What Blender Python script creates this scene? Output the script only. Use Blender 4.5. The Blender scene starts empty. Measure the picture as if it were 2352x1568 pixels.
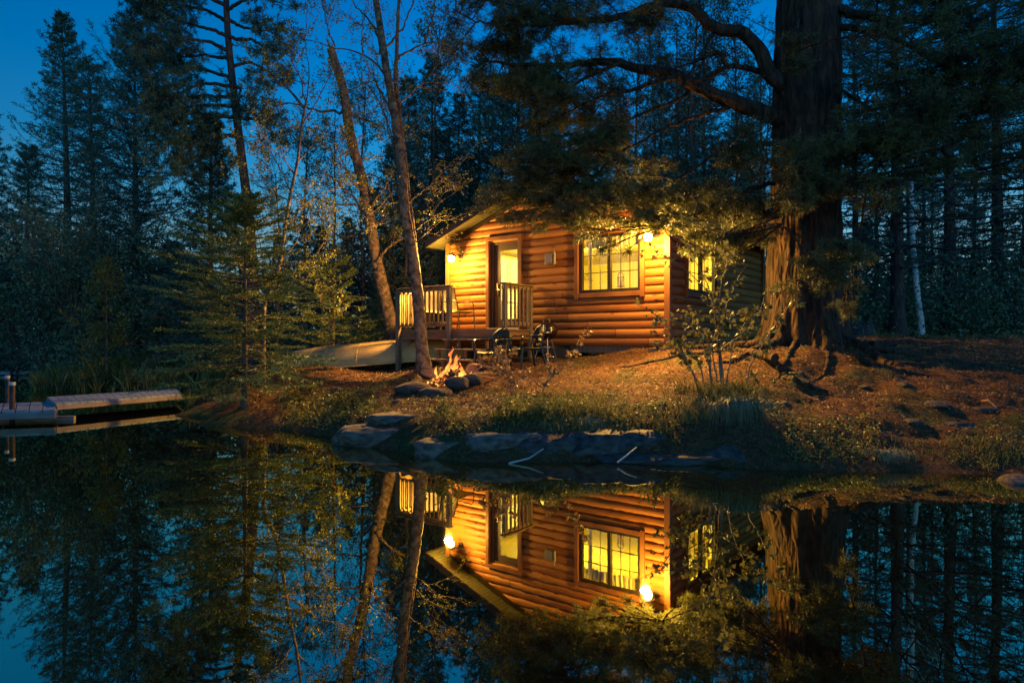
import bpy, bmesh, math, random
import numpy as np
from mathutils import Vector, Matrix, noise as mnoise

PI = math.pi
F = 1568.0                      # focal length in photo units (2352 wide)
CAM_H = 1.45

# ------------------------------------------------------------------ camera, world, exposure
scene = bpy.context.scene
cam_d = bpy.data.cameras.new("camera")
cam_d.sensor_width = 36.0
cam_d.lens = 24.0
cam_d.clip_end = 1500
cam_d.clip_start = 0.05
cam = bpy.data.objects.new("camera", cam_d)
scene.collection.objects.link(cam)
cam.location = (0, 0, CAM_H)
cam.rotation_euler = (PI / 2, 0, 0)
scene.camera = cam

world = bpy.data.worlds.new("World")
scene.world = world
world.use_nodes = True
wn = world.node_tree
wn.nodes.clear()
w_out = wn.nodes.new("ShaderNodeOutputWorld")
w_bg = wn.nodes.new("ShaderNodeBackground")
w_tc = wn.nodes.new("ShaderNodeTexCoord")
w_sep = wn.nodes.new("ShaderNodeSeparateXYZ")
w_ramp = wn.nodes.new("ShaderNodeValToRGB")
wn.links.new(w_tc.outputs["Generated"], w_sep.inputs[0])
wn.links.new(w_sep.outputs["Z"], w_ramp.inputs[0])
w_ramp.color_ramp.interpolation = 'LINEAR'
els = w_ramp.color_ramp.elements
SKY = [(0.0, (0.36, 0.52, 0.48)), (0.10, (0.20, 0.43, 0.53)), (0.20, (0.04, 0.28, 0.52)), (0.25, (0.012, 0.225, 0.51)),
       (0.34, (0.0, 0.172, 0.49)), (0.42, (0.0, 0.135, 0.43)), (0.5, (0.0, 0.10, 0.38)), (1.0, (0.0, 0.035, 0.20))]
els[0].position = SKY[0][0]; els[0].color = (*SKY[0][1], 1)
els[1].position = SKY[-1][0]; els[1].color = (*SKY[-1][1], 1)
for p_, c_ in SKY[1:-1]:
    e_ = els.new(p_); e_.color = (*c_, 1)
# the dusk sky is a little darker towards the west (left) side of the bay
w_map = wn.nodes.new("ShaderNodeMapRange")
w_map.inputs["From Min"].default_value = -0.65
w_map.inputs["From Max"].default_value = -0.1
w_map.inputs["To Min"].default_value = 0.6
w_map.inputs["To Max"].default_value = 1.0
wn.links.new(w_sep.outputs["X"], w_map.inputs["Value"])
# assumed dusk glow behind the camera, added to lift the ambient fill
w_fill = wn.nodes.new("ShaderNodeMapRange")
w_fill.inputs["From Min"].default_value = 0.0
w_fill.inputs["From Max"].default_value = -0.9
w_fill.inputs["To Min"].default_value = 1.0
w_fill.inputs["To Max"].default_value = 2.3
wn.links.new(w_sep.outputs["Y"], w_fill.inputs["Value"])
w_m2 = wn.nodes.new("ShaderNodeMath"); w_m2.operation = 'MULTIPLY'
wn.links.new(w_map.outputs["Result"], w_m2.inputs[0]); wn.links.new(w_fill.outputs["Result"], w_m2.inputs[1])
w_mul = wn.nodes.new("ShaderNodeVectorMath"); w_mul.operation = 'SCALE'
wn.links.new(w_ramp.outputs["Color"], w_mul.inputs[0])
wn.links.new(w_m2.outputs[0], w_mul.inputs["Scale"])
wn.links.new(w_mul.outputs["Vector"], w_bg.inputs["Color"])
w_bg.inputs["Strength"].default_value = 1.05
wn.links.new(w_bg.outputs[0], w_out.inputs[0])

scene.view_settings.view_transform = 'Standard'
scene.view_settings.look = 'None'
scene.view_settings.exposure = 0.35
scene.view_settings.gamma = 1.0
scene.cycles.use_denoising = True
scene.cycles.max_bounces = 6
scene.cycles.diffuse_bounces = 3
scene.cycles.glossy_bounces = 4
scene.cycles.transparent_max_bounces = 12
scene.cycles.sample_clamp_indirect = 3.0
scene.cycles.caustics_reflective = False
scene.cycles.caustics_refractive = False

# light powers (lamps are built with the cabin and the fire, their strengths are here)
PORCH_W = 420.0
YARD_FILL_W = 2900.0  # spots added at the porch lamps to lift the yard
ROOM_W = 520.0
FIRE_W = 55.0

# ------------------------------------------------------------------ helpers
def P(xd, yd, d):
    """photo position (2352 wide) at distance d -> point of the place"""
    return np.array([(xd - 1176) / F * d, d, CAM_H + (784 - yd) / F * d])

def link(o):
    scene.collection.objects.link(o); return o

def tag(o, label=None, cat=None, group=None, kind=None):
    if label: o["label"] = label
    if cat: o["category"] = cat
    if group: o["group"] = group
    if kind: o["kind"] = kind
    return o

def empty(name, loc=(0, 0, 0), rz=0.0, parent=None):
    o = bpy.data.objects.new(name, None)
    o.empty_display_size = 0.1
    o.location = tuple(float(v) for v in loc); o.rotation_euler = (0, 0, rz)
    link(o)
    if parent: o.parent = parent
    return o

def copy_tree(o, parent=None):
    c = o.copy(); link(c); c.parent = parent
    for ch in o.children:
        copy_tree(ch, c)
    return c

class MB:
    """collects vertices and faces, links them as one mesh"""
    def __init__(s):
        s.v = []; s.n = 0; s.loops = []; s.sizes = []
    def add(s, verts, faces):
        verts = np.asarray(verts, dtype=np.float64).reshape(-1, 3)
        faces = np.asarray(faces, dtype=np.int64)
        s.v.append(verts)
        s.loops.append((faces + s.n).ravel()); s.sizes.append(np.full(len(faces), faces.shape[1]))
        s.n += len(verts)
        return s
    def box(s, c, size, R=None, taper=1.0, rz=0.0):
        x, y, z = [v / 2 for v in size]
        v = np.array([(-x, -y, -z), (x, -y, -z), (x, y, -z), (-x, y, -z), (-x * taper, -y * taper, z), (x * taper, -y * taper, z), (x * taper, y * taper, z), (-x * taper, y * taper, z)])
        if rz:
            cc, ss = math.cos(rz), math.sin(rz)
            R = np.array([[cc, -ss, 0], [ss, cc, 0], [0, 0, 1]])
        if R is not None: v = v @ np.asarray(R).T
        v = v + np.asarray(c)
        return s.add(v, [(0, 3, 2, 1), (4, 5, 6, 7), (0, 1, 5, 4), (1, 2, 6, 5), (2, 3, 7, 6), (3, 0, 4, 7)])
    def beam(s, a, b, w, h, up=(0, 0, 1)):
        """box from a to b, w wide (sideways), h high (along up)"""
        a = np.asarray(a, float); b = np.asarray(b, float)
        d = b - a; L = np.linalg.norm(d); d /= L
        up = np.asarray(up, float)
        sd = np.cross(d, up); sn = np.linalg.norm(sd)
        if sn < 1e-5: sd = np.array([1.0, 0, 0]); sn = 1
        sd /= sn; u = np.cross(sd, d)
        R = np.stack([d, sd, u], axis=1)
        return s.box((a + b) / 2, (L, w, h), R)
    def tube(s, pts, rad, n=8, caps=True):
        pts = np.asarray(pts, float); K = len(pts)
        rad = np.broadcast_to(np.asarray(rad, float), (K,))
        T = np.gradient(pts, axis=0); T /= (np.linalg.norm(T, axis=1, keepdims=True) + 1e-9)
        ref = np.array([0, 0, 1.0]) if abs(T[0][2]) < 0.9 else np.array([1.0, 0, 0])
        A = np.cross(T, ref); A /= (np.linalg.norm(A, axis=1, keepdims=True) + 1e-9)
        B = np.cross(T, A)
        th = np.linspace(0, 2 * PI, n, endpoint=False)
        v = pts[:, None, :] + rad[:, None, None] * (A[:, None, :] * np.cos(th)[None, :, None] + B[:, None, :] * np.sin(th)[None, :, None])
        i = np.arange(K - 1)[:, None] * n; j = np.arange(n)[None, :]; j2 = (j + 1) % n
        f = np.stack([i + j, i + j2, i + n + j2, i + n + j], axis=-1).reshape(-1, 4)
        s.add(v.reshape(-1, 3), f)
        if caps:
            for k in (0, K - 1):
                c = s.n; ring = v[k]
                s.v.append(np.vstack([ring, pts[k][None]])); s.n += n + 1
                ff = np.stack([c + np.arange(n), c + (np.arange(n) + 1) % n, np.full(n, c + n)], axis=-1)
                s.loops.append(ff.ravel()); s.sizes.append(np.full(n, 3))
        return s
    def tubes(s, Pn, Rn, sides=3):
        """Pn (N,K,3), Rn (N,K): many thin limbs at once"""
        Pn = np.asarray(Pn, float); N, K, _ = Pn.shape
        if N == 0: return s
        T = np.gradient(Pn, axis=1); T /= (np.linalg.norm(T, axis=2, keepdims=True) + 1e-9)
        ref = np.where(np.abs(T[..., 2:3]) < 0.9, np.array([0, 0, 1.0]), np.array([1.0, 0, 0]))
        A = np.cross(T, ref); A /= (np.linalg.norm(A, axis=2, keepdims=True) + 1e-9)
        B = np.cross(T, A)
        th = np.linspace(0, 2 * PI, sides, endpoint=False)
        v = Pn[:, :, None, :] + Rn[:, :, None, None] * (A[:, :, None, :] * np.cos(th)[:, None] + B[:, :, None, :] * np.sin(th)[:, None])
        base = np.arange(N)[:, None, None] * K * sides + np.arange(K - 1)[None, :, None] * sides
        j = np.arange(sides)[None, None, :]; j2 = (j + 1) % sides
        f = np.stack([base + j, base + j2, base + sides + j2, base + sides + j], axis=-1).reshape(-1, 4)
        return s.add(v.reshape(-1, 3), f)
    def blades(s, Pb, D, L, W, seed=0, mid=0.45):
        """N thin diamond blades"""
        Pb = np.asarray(Pb, float); D = np.asarray(D, float); N = len(Pb)
        if N == 0: return s
        rng = np.random.default_rng(seed + N)
        D = D / (np.linalg.norm(D, axis=1, keepdims=True) + 1e-9)
        L = np.broadcast_to(np.asarray(L, float), (N,))[:, None]; W = np.broadcast_to(np.asarray(W, float), (N,))[:, None]
        S = np.cross(D, rng.normal(size=(N, 3))); S /= (np.linalg.norm(S, axis=1, keepdims=True) + 1e-9)
        m = Pb + D * L * mid
        v = np.stack([Pb, m + S * W / 2, Pb + D * L, m - S * W / 2], axis=1).reshape(-1, 3)
        f = np.arange(N * 4).reshape(N, 4)
        return s.add(v, f)
    def lathe(s, prof, c=(0, 0, 0), n=32, R=None):
        prof = np.asarray(prof, float); K = len(prof)
        th = np.linspace(0, 2 * PI, n, endpoint=False)
        v = np.stack([prof[:, None, 0] * np.cos(th), prof[:, None, 0] * np.sin(th), np.broadcast_to(prof[:, None, 1], (K, n))], axis=-1).reshape(-1, 3)
        if R is not None: v = v @ np.asarray(R).T
        v = v + np.asarray(c, float)
        i = np.arange(K - 1)[:, None] * n; j = np.arange(n)[None, :]; j2 = (j + 1) % n
        return s.add(v, np.stack([i + j, i + j2, i + n + j2, i + n + j], axis=-1).reshape(-1, 4))
    def build(s, name, m=None, parent=None, smooth=False, bevel=0.0, loc=None):
        me = bpy.data.meshes.new(name)
        if s.n:
            V = np.concatenate(s.v); Lp = np.concatenate(s.loops).astype(np.int32); Sz = np.concatenate(s.sizes).astype(np.int32)
            me.vertices.add(len(V)); me.vertices.foreach_set("co", V.astype(np.float32).ravel())
            me.loops.add(len(Lp)); me.loops.foreach_set("vertex_index", Lp)
            me.polygons.add(len(Sz))
            st = np.concatenate([[0], np.cumsum(Sz)[:-1]]).astype(np.int32)
            me.polygons.foreach_set("loop_start", st)
            me.polygons.foreach_set("use_smooth", np.full(len(Sz), bool(smooth)))
            me.update(calc_edges=True); me.validate()
        if m: me.materials.append(m)
        o = bpy.data.objects.new(name, me); link(o)
        if parent: o.parent = parent
        if loc is not None: o.location = loc
        if bevel:
            b = o.modifiers.new("bevel", 'BEVEL'); b.width = bevel; b.segments = 2; b.limit_method = 'ANGLE'
        return o

# ------------------------------------------------------------------ materials
def nodes_mat(name):
    m = bpy.data.materials.new(name); m.use_nodes = True
    return m, m.node_tree, m.node_tree.nodes["Principled BSDF"]

def mat(name, col, rough=0.7, col2=None, scale=4.0, stretch=(1, 1, 1), bump=0.0, bscale=None, metal=0.0, spec=0.3, detail=6.0, distort=0.0, sheen=0, ramp=(0.35, 0.65), coat=0.0):
    m, nt, b = nodes_mat(name)
    b.inputs["Roughness"].default_value = rough
    b.inputs["Metallic"].default_value = metal
    b.inputs["Specular IOR Level"].default_value = spec
    b.inputs["Coat Weight"].default_value = coat
    b.inputs["Base Color"].default_value = (*col, 1)
    if col2 is None and not bump: return m
    tc = nt.nodes.new("ShaderNodeTexCoord"); mp = nt.nodes.new("ShaderNodeMapping")
    mp.inputs["Scale"].default_value = stretch
    nt.links.new(tc.outputs["Object"], mp.inputs[0])
    if col2 is not None:
        nz = nt.nodes.new("ShaderNodeTexNoise"); nz.inputs["Scale"].default_value = scale
        nz.inputs["Detail"].default_value = detail; nz.inputs["Distortion"].default_value = distort
        nt.links.new(mp.outputs[0], nz.inputs["Vector"])
        rp = nt.nodes.new("ShaderNodeValToRGB")
        rp.color_ramp.elements[0].position = ramp[0]; rp.color_ramp.elements[0].color = (*col, 1)
        rp.color_ramp.elements[1].position = ramp[1]; rp.color_ramp.elements[1].color = (*col2, 1)
        nt.links.new(nz.outputs["Fac"], rp.inputs[0])
        nt.links.new(rp.outputs[0], b.inputs["Base Color"])
    if bump:
        nb = nt.nodes.new("ShaderNodeTexNoise"); nb.inputs["Scale"].default_value = bscale or scale * 2
        nb.inputs["Detail"].default_value = 8
        nt.links.new(mp.outputs[0], nb.inputs["Vector"])
        bp = nt.nodes.new("ShaderNodeBump"); bp.inputs["Strength"].default_value = bump; bp.inputs["Distance"].default_value = 0.02
        nt.links.new(nb.outputs["Fac"], bp.inputs["Height"])
        nt.links.new(bp.outputs[0], b.inputs["Normal"])
    return m

def leaf_mat(name, c1, c2, c3, rough=0.55, transl=0.25, scale=1.3, spec=0.35):
    """foliage: light and dark clumps, a little light passes through"""
    m, nt, b = nodes_mat(name)
    tc = nt.nodes.new("ShaderNodeTexCoord")
    nz = nt.nodes.new("ShaderNodeTexNoise"); nz.inputs["Scale"].default_value = scale; nz.inputs["Detail"].default_value = 3
    nt.links.new(tc.outputs["Object"], nz.inputs["Vector"])
    n2 = nt.nodes.new("ShaderNodeTexWhiteNoise")
    gi = nt.nodes.new("ShaderNodeNewGeometry")
    nt.links.new(gi.outputs["Random Per Island"], n2.inputs["Vector"])
    ad = nt.nodes.new("ShaderNodeMath"); ad.operation = 'MULTIPLY_ADD'; ad.inputs[1].default_value = 0.45; 
    nt.links.new(gi.outputs["Random Per Island"], ad.inputs[0])
    sb = nt.nodes.new("ShaderNodeMath"); sb.operation = 'SUBTRACT'; sb.inputs[1].default_value = 0.22
    nt.links.new(nz.outputs["Fac"], sb.inputs[0]); nt.links.new(sb.outputs[0], ad.inputs[2])
    rp = nt.nodes.new("ShaderNodeValToRGB")
    rp.color_ramp.elements[0].position = 0.25; rp.color_ramp.elements[0].color = (*c1, 1)
    rp.color_ramp.elements[1].position = 0.75; rp.color_ramp.elements[1].color = (*c3, 1)
    e = rp.color_ramp.elements.new(0.5); e.color = (*c2, 1)
    nt.links.new(ad.outputs[0], rp.inputs[0])
    nt.links.new(rp.outputs[0], b.inputs["Base Color"])
    b.inputs["Roughness"].default_value = rough; b.inputs["Specular IOR Level"].default_value = spec
    if transl:
        tr = nt.nodes.new("ShaderNodeBsdfTranslucent"); mx = nt.nodes.new("ShaderNodeMixShader")
        mx.inputs[0].default_value = transl
        nt.links.new(rp.outputs[0], tr.inputs["Color"])
        out = nt.nodes["Material Output"]
        nt.links.new(b.outputs[0], mx.inputs[1]); nt.links.new(tr.outputs[0], mx.inputs[2]); nt.links.new(mx.outputs[0], out.inputs["Surface"])
    return m

def emit_mat(name, col, strength):
    m = bpy.data.materials.new(name); m.use_nodes = True
    nt = m.node_tree; nt.nodes.clear()
    o = nt.nodes.new("ShaderNodeOutputMaterial"); e = nt.nodes.new("ShaderNodeEmission")
    e.inputs[0].default_value = (*col, 1); e.inputs[1].default_value = strength
    nt.links.new(e.outputs[0], o.inputs[0])
    return m

def log_mat(name, a, b_, c_):
    """varnished half-log siding: long grain, each course its own tone, knots"""
    m, nt, b = nodes_mat(name)
    tc = nt.nodes.new("ShaderNodeTexCoord")
    sep = nt.nodes.new("ShaderNodeSeparateXYZ"); nt.links.new(tc.outputs["Object"], sep.inputs[0])
    # course number
    dv = nt.nodes.new("ShaderNodeMath"); dv.operation = 'MULTIPLY_ADD'; dv.inputs[1].default_value = 1 / 0.1725; dv.inputs[2].default_value = -1.36 / 0.1725
    nt.links.new(sep.outputs["Z"], dv.inputs[0])
    fl = nt.nodes.new("ShaderNodeMath"); fl.operation = 'FLOOR'; nt.links.new(dv.outputs[0], fl.inputs[0])
    def mth(op, a_, b2=None, c2=None):
        q = nt.nodes.new("ShaderNodeMath"); q.operation = op
        for k_, v_ in enumerate((a_, b2, c2)):
            if v_ is None: continue
            if isinstance(v_, (int, float)): q.inputs[k_].default_value = v_
            else: nt.links.new(v_, q.inputs[k_])
        return q.outputs[0]
    along = mth('ADD', sep.outputs["X"], sep.outputs["Y"])
    pos = mth('DIVIDE', mth('ADD', along, mth('MULTIPLY', mth('SINE', mth('MULTIPLY', fl.outputs[0], 12.9)), 2.3)), 2.7)
    board = mth('ADD', mth('MULTIPLY', fl.outputs[0], 7.31), mth('FLOOR', pos))
    joint = mth('LESS_THAN', mth('FRACT', pos), 0.004)
    wn_ = nt.nodes.new("ShaderNodeTexWhiteNoise"); wn_.noise_dimensions = '1D'; nt.links.new(board, wn_.inputs["W"])
    mp = nt.nodes.new("ShaderNodeMapping"); mp.inputs["Scale"].default_value = (0.9, 0.9, 22)
    nt.links.new(tc.outputs["Object"], mp.inputs[0])
    g = nt.nodes.new("ShaderNodeTexNoise"); g.inputs["Scale"].default_value = 2.2; g.inputs["Detail"].default_value = 6; g.inputs["Distortion"].default_value = 0.6
    nt.links.new(mp.outputs[0], g.inputs["Vector"])
    s = nt.nodes.new("ShaderNodeMath"); s.operation = 'MULTIPLY_ADD'; s.inputs[1].default_value = 0.5
    nt.links.new(wn_.outputs["Value"], s.inputs[0]); nt.links.new(g.outputs["Fac"], s.inputs[2])
    rp = nt.nodes.new("ShaderNodeValToRGB")
    rp.color_ramp.elements[0].position = 0.38; rp.color_ramp.elements[0].color = (*a, 1)
    rp.color_ramp.elements[1].position = 0.95; rp.color_ramp.elements[1].color = (*c_, 1)
    e = rp.color_ramp.elements.new(0.65); e.color = (*b_, 1)
    nt.links.new(s.outputs[0], rp.inputs[0])
    # knots
    mk = nt.nodes.new("ShaderNodeMapping"); mk.inputs["Scale"].default_value = (2.0, 2.0, 5.8)
    nt.links.new(tc.outputs["Object"], mk.inputs[0])
    vo = nt.nodes.new("ShaderNodeTexVoronoi"); vo.inputs["Scale"].default_value = 1.25; nt.links.new(mk.outputs[0], vo.inputs["Vector"])
    kr = nt.nodes.new("ShaderNodeValToRGB"); kr.color_ramp.elements[0].position = 0.06; kr.color_ramp.elements[0].color = (0.14, 0.10, 0.08, 1)
    kr.color_ramp.elements[1].position = 0.20; kr.color_ramp.elements[1].color = (1, 1, 1, 1)
    nt.links.new(vo.outputs["Distance"], kr.inputs[0])
    mx = nt.nodes.new("ShaderNodeMix"); mx.data_type = 'RGBA'; mx.blend_type = 'MULTIPLY'; mx.inputs[0].default_value = 1
    nt.links.new(rp.outputs[0], mx.inputs[6]); nt.links.new(kr.outputs[0], mx.inputs[7])
    mj = nt.nodes.new("ShaderNodeMix"); mj.data_type = 'RGBA'; nt.links.new(joint, mj.inputs[0]); nt.links.new(mx.outputs[2], mj.inputs[6]); mj.inputs[7].default_value = (0.02, 0.008, 0.003, 1)
    nt.links.new(mj.outputs[2], b.inputs["Base Color"])
    bp = nt.nodes.new("ShaderNodeBump"); bp.inputs["Strength"].default_value = 0.25; bp.inputs["Distance"].default_value = 0.01
    nt.links.new(g.outputs["Fac"], bp.inputs["Height"]); nt.links.new(bp.outputs[0], b.inputs["Normal"])
    b.inputs["Roughness"].default_value = 0.55; b.inputs["Specular IOR Level"].default_value = 0.3
    return m

def bark_mat(name, a, b_, zs=0.18, scale=14.0, bump=0.8, dist=0.04, rough=0.9):
    m, nt, b = nodes_mat(name)
    tc = nt.nodes.new("ShaderNodeTexCoord"); mp = nt.nodes.new("ShaderNodeMapping"); mp.inputs["Scale"].default_value = (1, 1, zs)
    nt.links.new(tc.outputs["Object"], mp.inputs[0])
    nz = nt.nodes.new("ShaderNodeTexNoise"); nz.inputs["Scale"].default_value = scale; nz.inputs["Detail"].default_value = 8; nz.inputs["Distortion"].default_value = 0.8
    nt.links.new(mp.outputs[0], nz.inputs["Vector"])
    vo = nt.nodes.new("ShaderNodeTexVoronoi"); vo.feature = 'DISTANCE_TO_EDGE'; vo.inputs["Scale"].default_value = scale * 0.8
    nt.links.new(mp.outputs[0], vo.inputs["Vector"])
    rp = nt.nodes.new("ShaderNodeValToRGB"); rp.color_ramp.elements[0].position = 0.35; rp.color_ramp.elements[0].color = (*a, 1)
    rp.color_ramp.elements[1].position = 0.7; rp.color_ramp.elements[1].color = (*b_, 1)
    nt.links.new(nz.outputs["Fac"], rp.inputs[0]); nt.links.new(rp.outputs[0], b.inputs["Base Color"])
    ad = nt.nodes.new("ShaderNodeMath"); ad.operation = 'MULTIPLY_ADD'; ad.inputs[1].default_value = 1.6
    nt.links.new(vo.outputs["Distance"], ad.inputs[0]); nt.links.new(nz.outputs["Fac"], ad.inputs[2])
    bp = nt.nodes.new("ShaderNodeBump"); bp.inputs["Strength"].default_value = bump; bp.inputs["Distance"].default_value = dist
    nt.links.new(ad.outputs[0], bp.inputs["Height"]); nt.links.new(bp.outputs[0], b.inputs["Normal"])
    b.inputs["Roughness"].default_value = rough; b.inputs["Specular IOR Level"].default_value = 0.2
    return m

def ground_mat():
    m, nt, b = nodes_mat("needle_covered_ground")
    tc = nt.nodes.new("ShaderNodeTexCoord")
    def noise(sc, det=6, dis=0.0):
        n = nt.nodes.new("ShaderNodeTexNoise"); n.inputs["Scale"].default_value = sc; n.inputs["Detail"].default_value = det; n.inputs["Distortion"].default_value = dis
        nt.links.new(tc.outputs["Object"], n.inputs["Vector"]); return n
    fine = noise(34, 8, 1.2); patch = noise(1.1, 5, 0.4); mid = noise(7, 6)
    r1 = nt.nodes.new("ShaderNodeValToRGB")
    r1.color_ramp.elements[0].position = 0.32; r1.color_ramp.elements[0].color = (0.035, 0.016, 0.006, 1)
    r1.color_ramp.elements[1].position = 0.72; r1.color_ramp.elements[1].color = (0.20, 0.090, 0.033, 1)
    nt.links.new(fine.outputs["Fac"], r1.inputs[0])
    r2 = nt.nodes.new("ShaderNodeValToRGB")
    r2.color_ramp.elements[0].position = 0.32; r2.color_ramp.elements[0].color = (0.018, 0.022, 0.006, 1)
    r2.color_ramp.elements[1].position = 0.7; r2.color_ramp.elements[1].color = (0.09, 0.095, 0.025, 1)
    nt.links.new(fine.outputs["Fac"], r2.inputs[0])
    rm = nt.nodes.new("ShaderNodeValToRGB"); rm.color_ramp.elements[0].position = 0.52; rm.color_ramp.elements[1].position = 0.66
    nt.links.new(patch.outputs["Fac"], rm.inputs[0])
    mx = nt.nodes.new("ShaderNodeMix"); mx.data_type = 'RGBA'
    nt.links.new(rm.outputs[0], mx.inputs[0]); nt.links.new(r1.outputs[0], mx.inputs[6]); nt.links.new(r2.outputs[0], mx.inputs[7])
    m2 = nt.nodes.new("ShaderNodeMix"); m2.data_type = 'RGBA'; m2.blend_type = 'MULTIPLY'; m2.inputs[0].default_value = 0.7
    rr = nt.nodes.new("ShaderNodeValToRGB"); rr.color_ramp.elements[0].position = 0.3; rr.color_ramp.elements[0].color = (0.35, 0.35, 0.35, 1); rr.color_ramp.elements[1].position = 0.6
    nt.links.new(mid.outputs["Fac"], rr.inputs[0])
    nt.links.new(mx.outputs[2], m2.inputs[6]); nt.links.new(rr.outputs[0], m2.inputs[7])
    nt.links.new(m2.outputs[2], b.inputs["Base Color"])
    bp = nt.nodes.new("ShaderNodeBump"); bp.inputs["Strength"].default_value = 0.9; bp.inputs["Distance"].default_value = 0.035
    sm = nt.nodes.new("ShaderNodeMath"); sm.operation = 'ADD'
    nt.links.new(fine.outputs["Fac"], sm.inputs[0]); nt.links.new(mid.outputs["Fac"], sm.inputs[1])
    nt.links.new(sm.outputs[0], bp.inputs["Height"]); nt.links.new(bp.outputs[0], b.inputs["Normal"])
    b.inputs["Roughness"].default_value = 0.95; b.inputs["Specular IOR Level"].default_value = 0.15
    return m

def water_mat():
    m = bpy.data.materials.new("still_dark_water"); m.use_nodes = True
    nt = m.node_tree; nt.nodes.clear()
    out = nt.nodes.new("ShaderNodeOutputMaterial")
    gl = nt.nodes.new("ShaderNodeBsdfGlossy"); gl.inputs["Color"].default_value = (0.82, 0.86, 0.62, 1); gl.inputs["Roughness"].default_value = 0.010
    df = nt.nodes.new("ShaderNodeBsdfDiffuse"); df.inputs["Color"].default_value = (0.008, 0.006, 0.003, 1)
    fr = nt.nodes.new("ShaderNodeFresnel"); fr.inputs["IOR"].default_value = 1.9
    mr = nt.nodes.new("ShaderNodeMapRange"); mr.inputs["From Min"].default_value = 0.08; mr.inputs["From Max"].default_value = 0.6
    mr.inputs["To Min"].default_value = 0.52; mr.inputs["To Max"].default_value = 0.86
    nt.links.new(fr.outputs[0], mr.inputs[0])
    mx = nt.nodes.new("ShaderNodeMixShader")
    nt.links.new(mr.outputs[0], mx.inputs[0]); nt.links.new(df.outputs[0], mx.inputs[1]); nt.links.new(gl.outputs[0], mx.inputs[2])
    tc = nt.nodes.new("ShaderNodeTexCoord"); mp = nt.nodes.new("ShaderNodeMapping"); mp.inputs["Scale"].default_value = (1.0, 0.6, 1)
    nt.links.new(tc.outputs["Object"], mp.inputs[0])
    nz = nt.nodes.new("ShaderNodeTexNoise"); nz.inputs["Scale"].default_value = 3.5; nz.inputs["Detail"].default_value = 3
    nt.links.new(mp.outputs[0], nz.inputs["Vector"])
    bp = nt.nodes.new("ShaderNodeBump"); bp.inputs["Strength"].default_value = 0.018; bp.inputs["Distance"].default_value = 0.02
    nt.links.new(nz.outputs["Fac"], bp.inputs["Height"]); nt.links.new(bp.outputs[0], gl.inputs["Normal"])
    nt.links.new(mx.outputs[0], out.inputs[0])
    return m

def glass_mat():
    m = bpy.data.materials.new("window_glass"); m.use_nodes = True
    nt = m.node_tree; nt.nodes.clear()
    out = nt.nodes.new("ShaderNodeOutputMaterial")
    t = nt.nodes.new("ShaderNodeBsdfTransparent"); t.inputs[0].default_value = (0.93, 0.95, 0.92, 1)
    g = nt.nodes.new("ShaderNodeBsdfGlossy"); g.inputs["Roughness"].default_value = 0.02
    mx = nt.nodes.new("ShaderNodeMixShader"); mx.inputs[0].default_value = 0.07
    nt.links.new(t.outputs[0], mx.inputs[1]); nt.links.new(g.outputs[0], mx.inputs[2])
    nt.links.new(mx.outputs[0], out.inputs[0])
    return m

def flame_mat():
    m = bpy.data.materials.new("flame"); m.use_nodes = True
    nt = m.node_tree; nt.nodes.clear()
    out = nt.nodes.new("ShaderNodeOutputMaterial"); em = nt.nodes.new("ShaderNodeEmission"); tr = nt.nodes.new("ShaderNodeBsdfTransparent"); mx = nt.nodes.new("ShaderNodeMixShader")
    tc = nt.nodes.new("ShaderNodeTexCoord"); sep = nt.nodes.new("ShaderNodeSeparateXYZ"); nt.links.new(tc.outputs["Object"], sep.inputs[0])
    nz = nt.nodes.new("ShaderNodeTexNoise"); nz.inputs["Scale"].default_value = 9; nz.inputs["Detail"].default_value = 4; nz.inputs["Distortion"].default_value = 1.5
    nt.links.new(tc.outputs["Object"], nz.inputs["Vector"])
    ma = nt.nodes.new("ShaderNodeMath"); ma.operation = 'MULTIPLY_ADD'; ma.inputs[1].default_value = 1.3
    nt.links.new(sep.outputs["Z"], ma.inputs[0]); nt.links.new(nz.outputs["Fac"], ma.inputs[2])
    rp = nt.nodes.new("ShaderNodeValToRGB")
    rp.color_ramp.elements[0].position = 0.35; rp.color_ramp.elements[0].color = (1.0, 0.66, 0.16, 1)
    rp.color_ramp.elements[1].position = 1.15; rp.color_ramp.elements[1].color = (1.0, 0.20, 0.04, 1)
    e = rp.color_ramp.elements.new(0.75); e.color = (1.0, 0.34, 0.05, 1)
    nt.links.new(ma.outputs[0], rp.inputs[0]); nt.links.new(rp.outputs[0], em.inputs[0]); em.inputs[1].default_value = 2.3
    lw = nt.nodes.new("ShaderNodeLayerWeight"); lw.inputs[0].default_value = 0.45
    r2 = nt.nodes.new("ShaderNodeValToRGB"); r2.color_ramp.elements[0].position = 0.0; r2.color_ramp.elements[0].color = (1, 1, 1, 1); r2.color_ramp.elements[1].position = 0.62; r2.color_ramp.elements[1].color = (0, 0, 0, 1)
    nt.links.new(lw.outputs["Facing"], r2.inputs[0])
    r3 = nt.nodes.new("ShaderNodeMath"); r3.operation = 'MULTIPLY'
    r4 = nt.nodes.new("ShaderNodeMapRange"); r4.inputs["From Min"].default_value = 0.3; r4.inputs["From Max"].default_value = 0.62; r4.inputs["To Min"].default_value = 0.85; r4.inputs["To Max"].default_value = 0.12
    nt.links.new(nz.outputs["Fac"], r4.inputs[0])
    nt.links.new(r2.outputs[0], r3.inputs[0]); nt.links.new(r4.outputs[0], r3.inputs[1])
    nt.links.new(r3.outputs[0], mx.inputs[0]); nt.links.new(tr.outputs[0], mx.inputs[1]); nt.links.new(em.outputs[0], mx.inputs[2])
    nt.links.new(mx.outputs[0], out.inputs[0])
    return m

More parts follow.
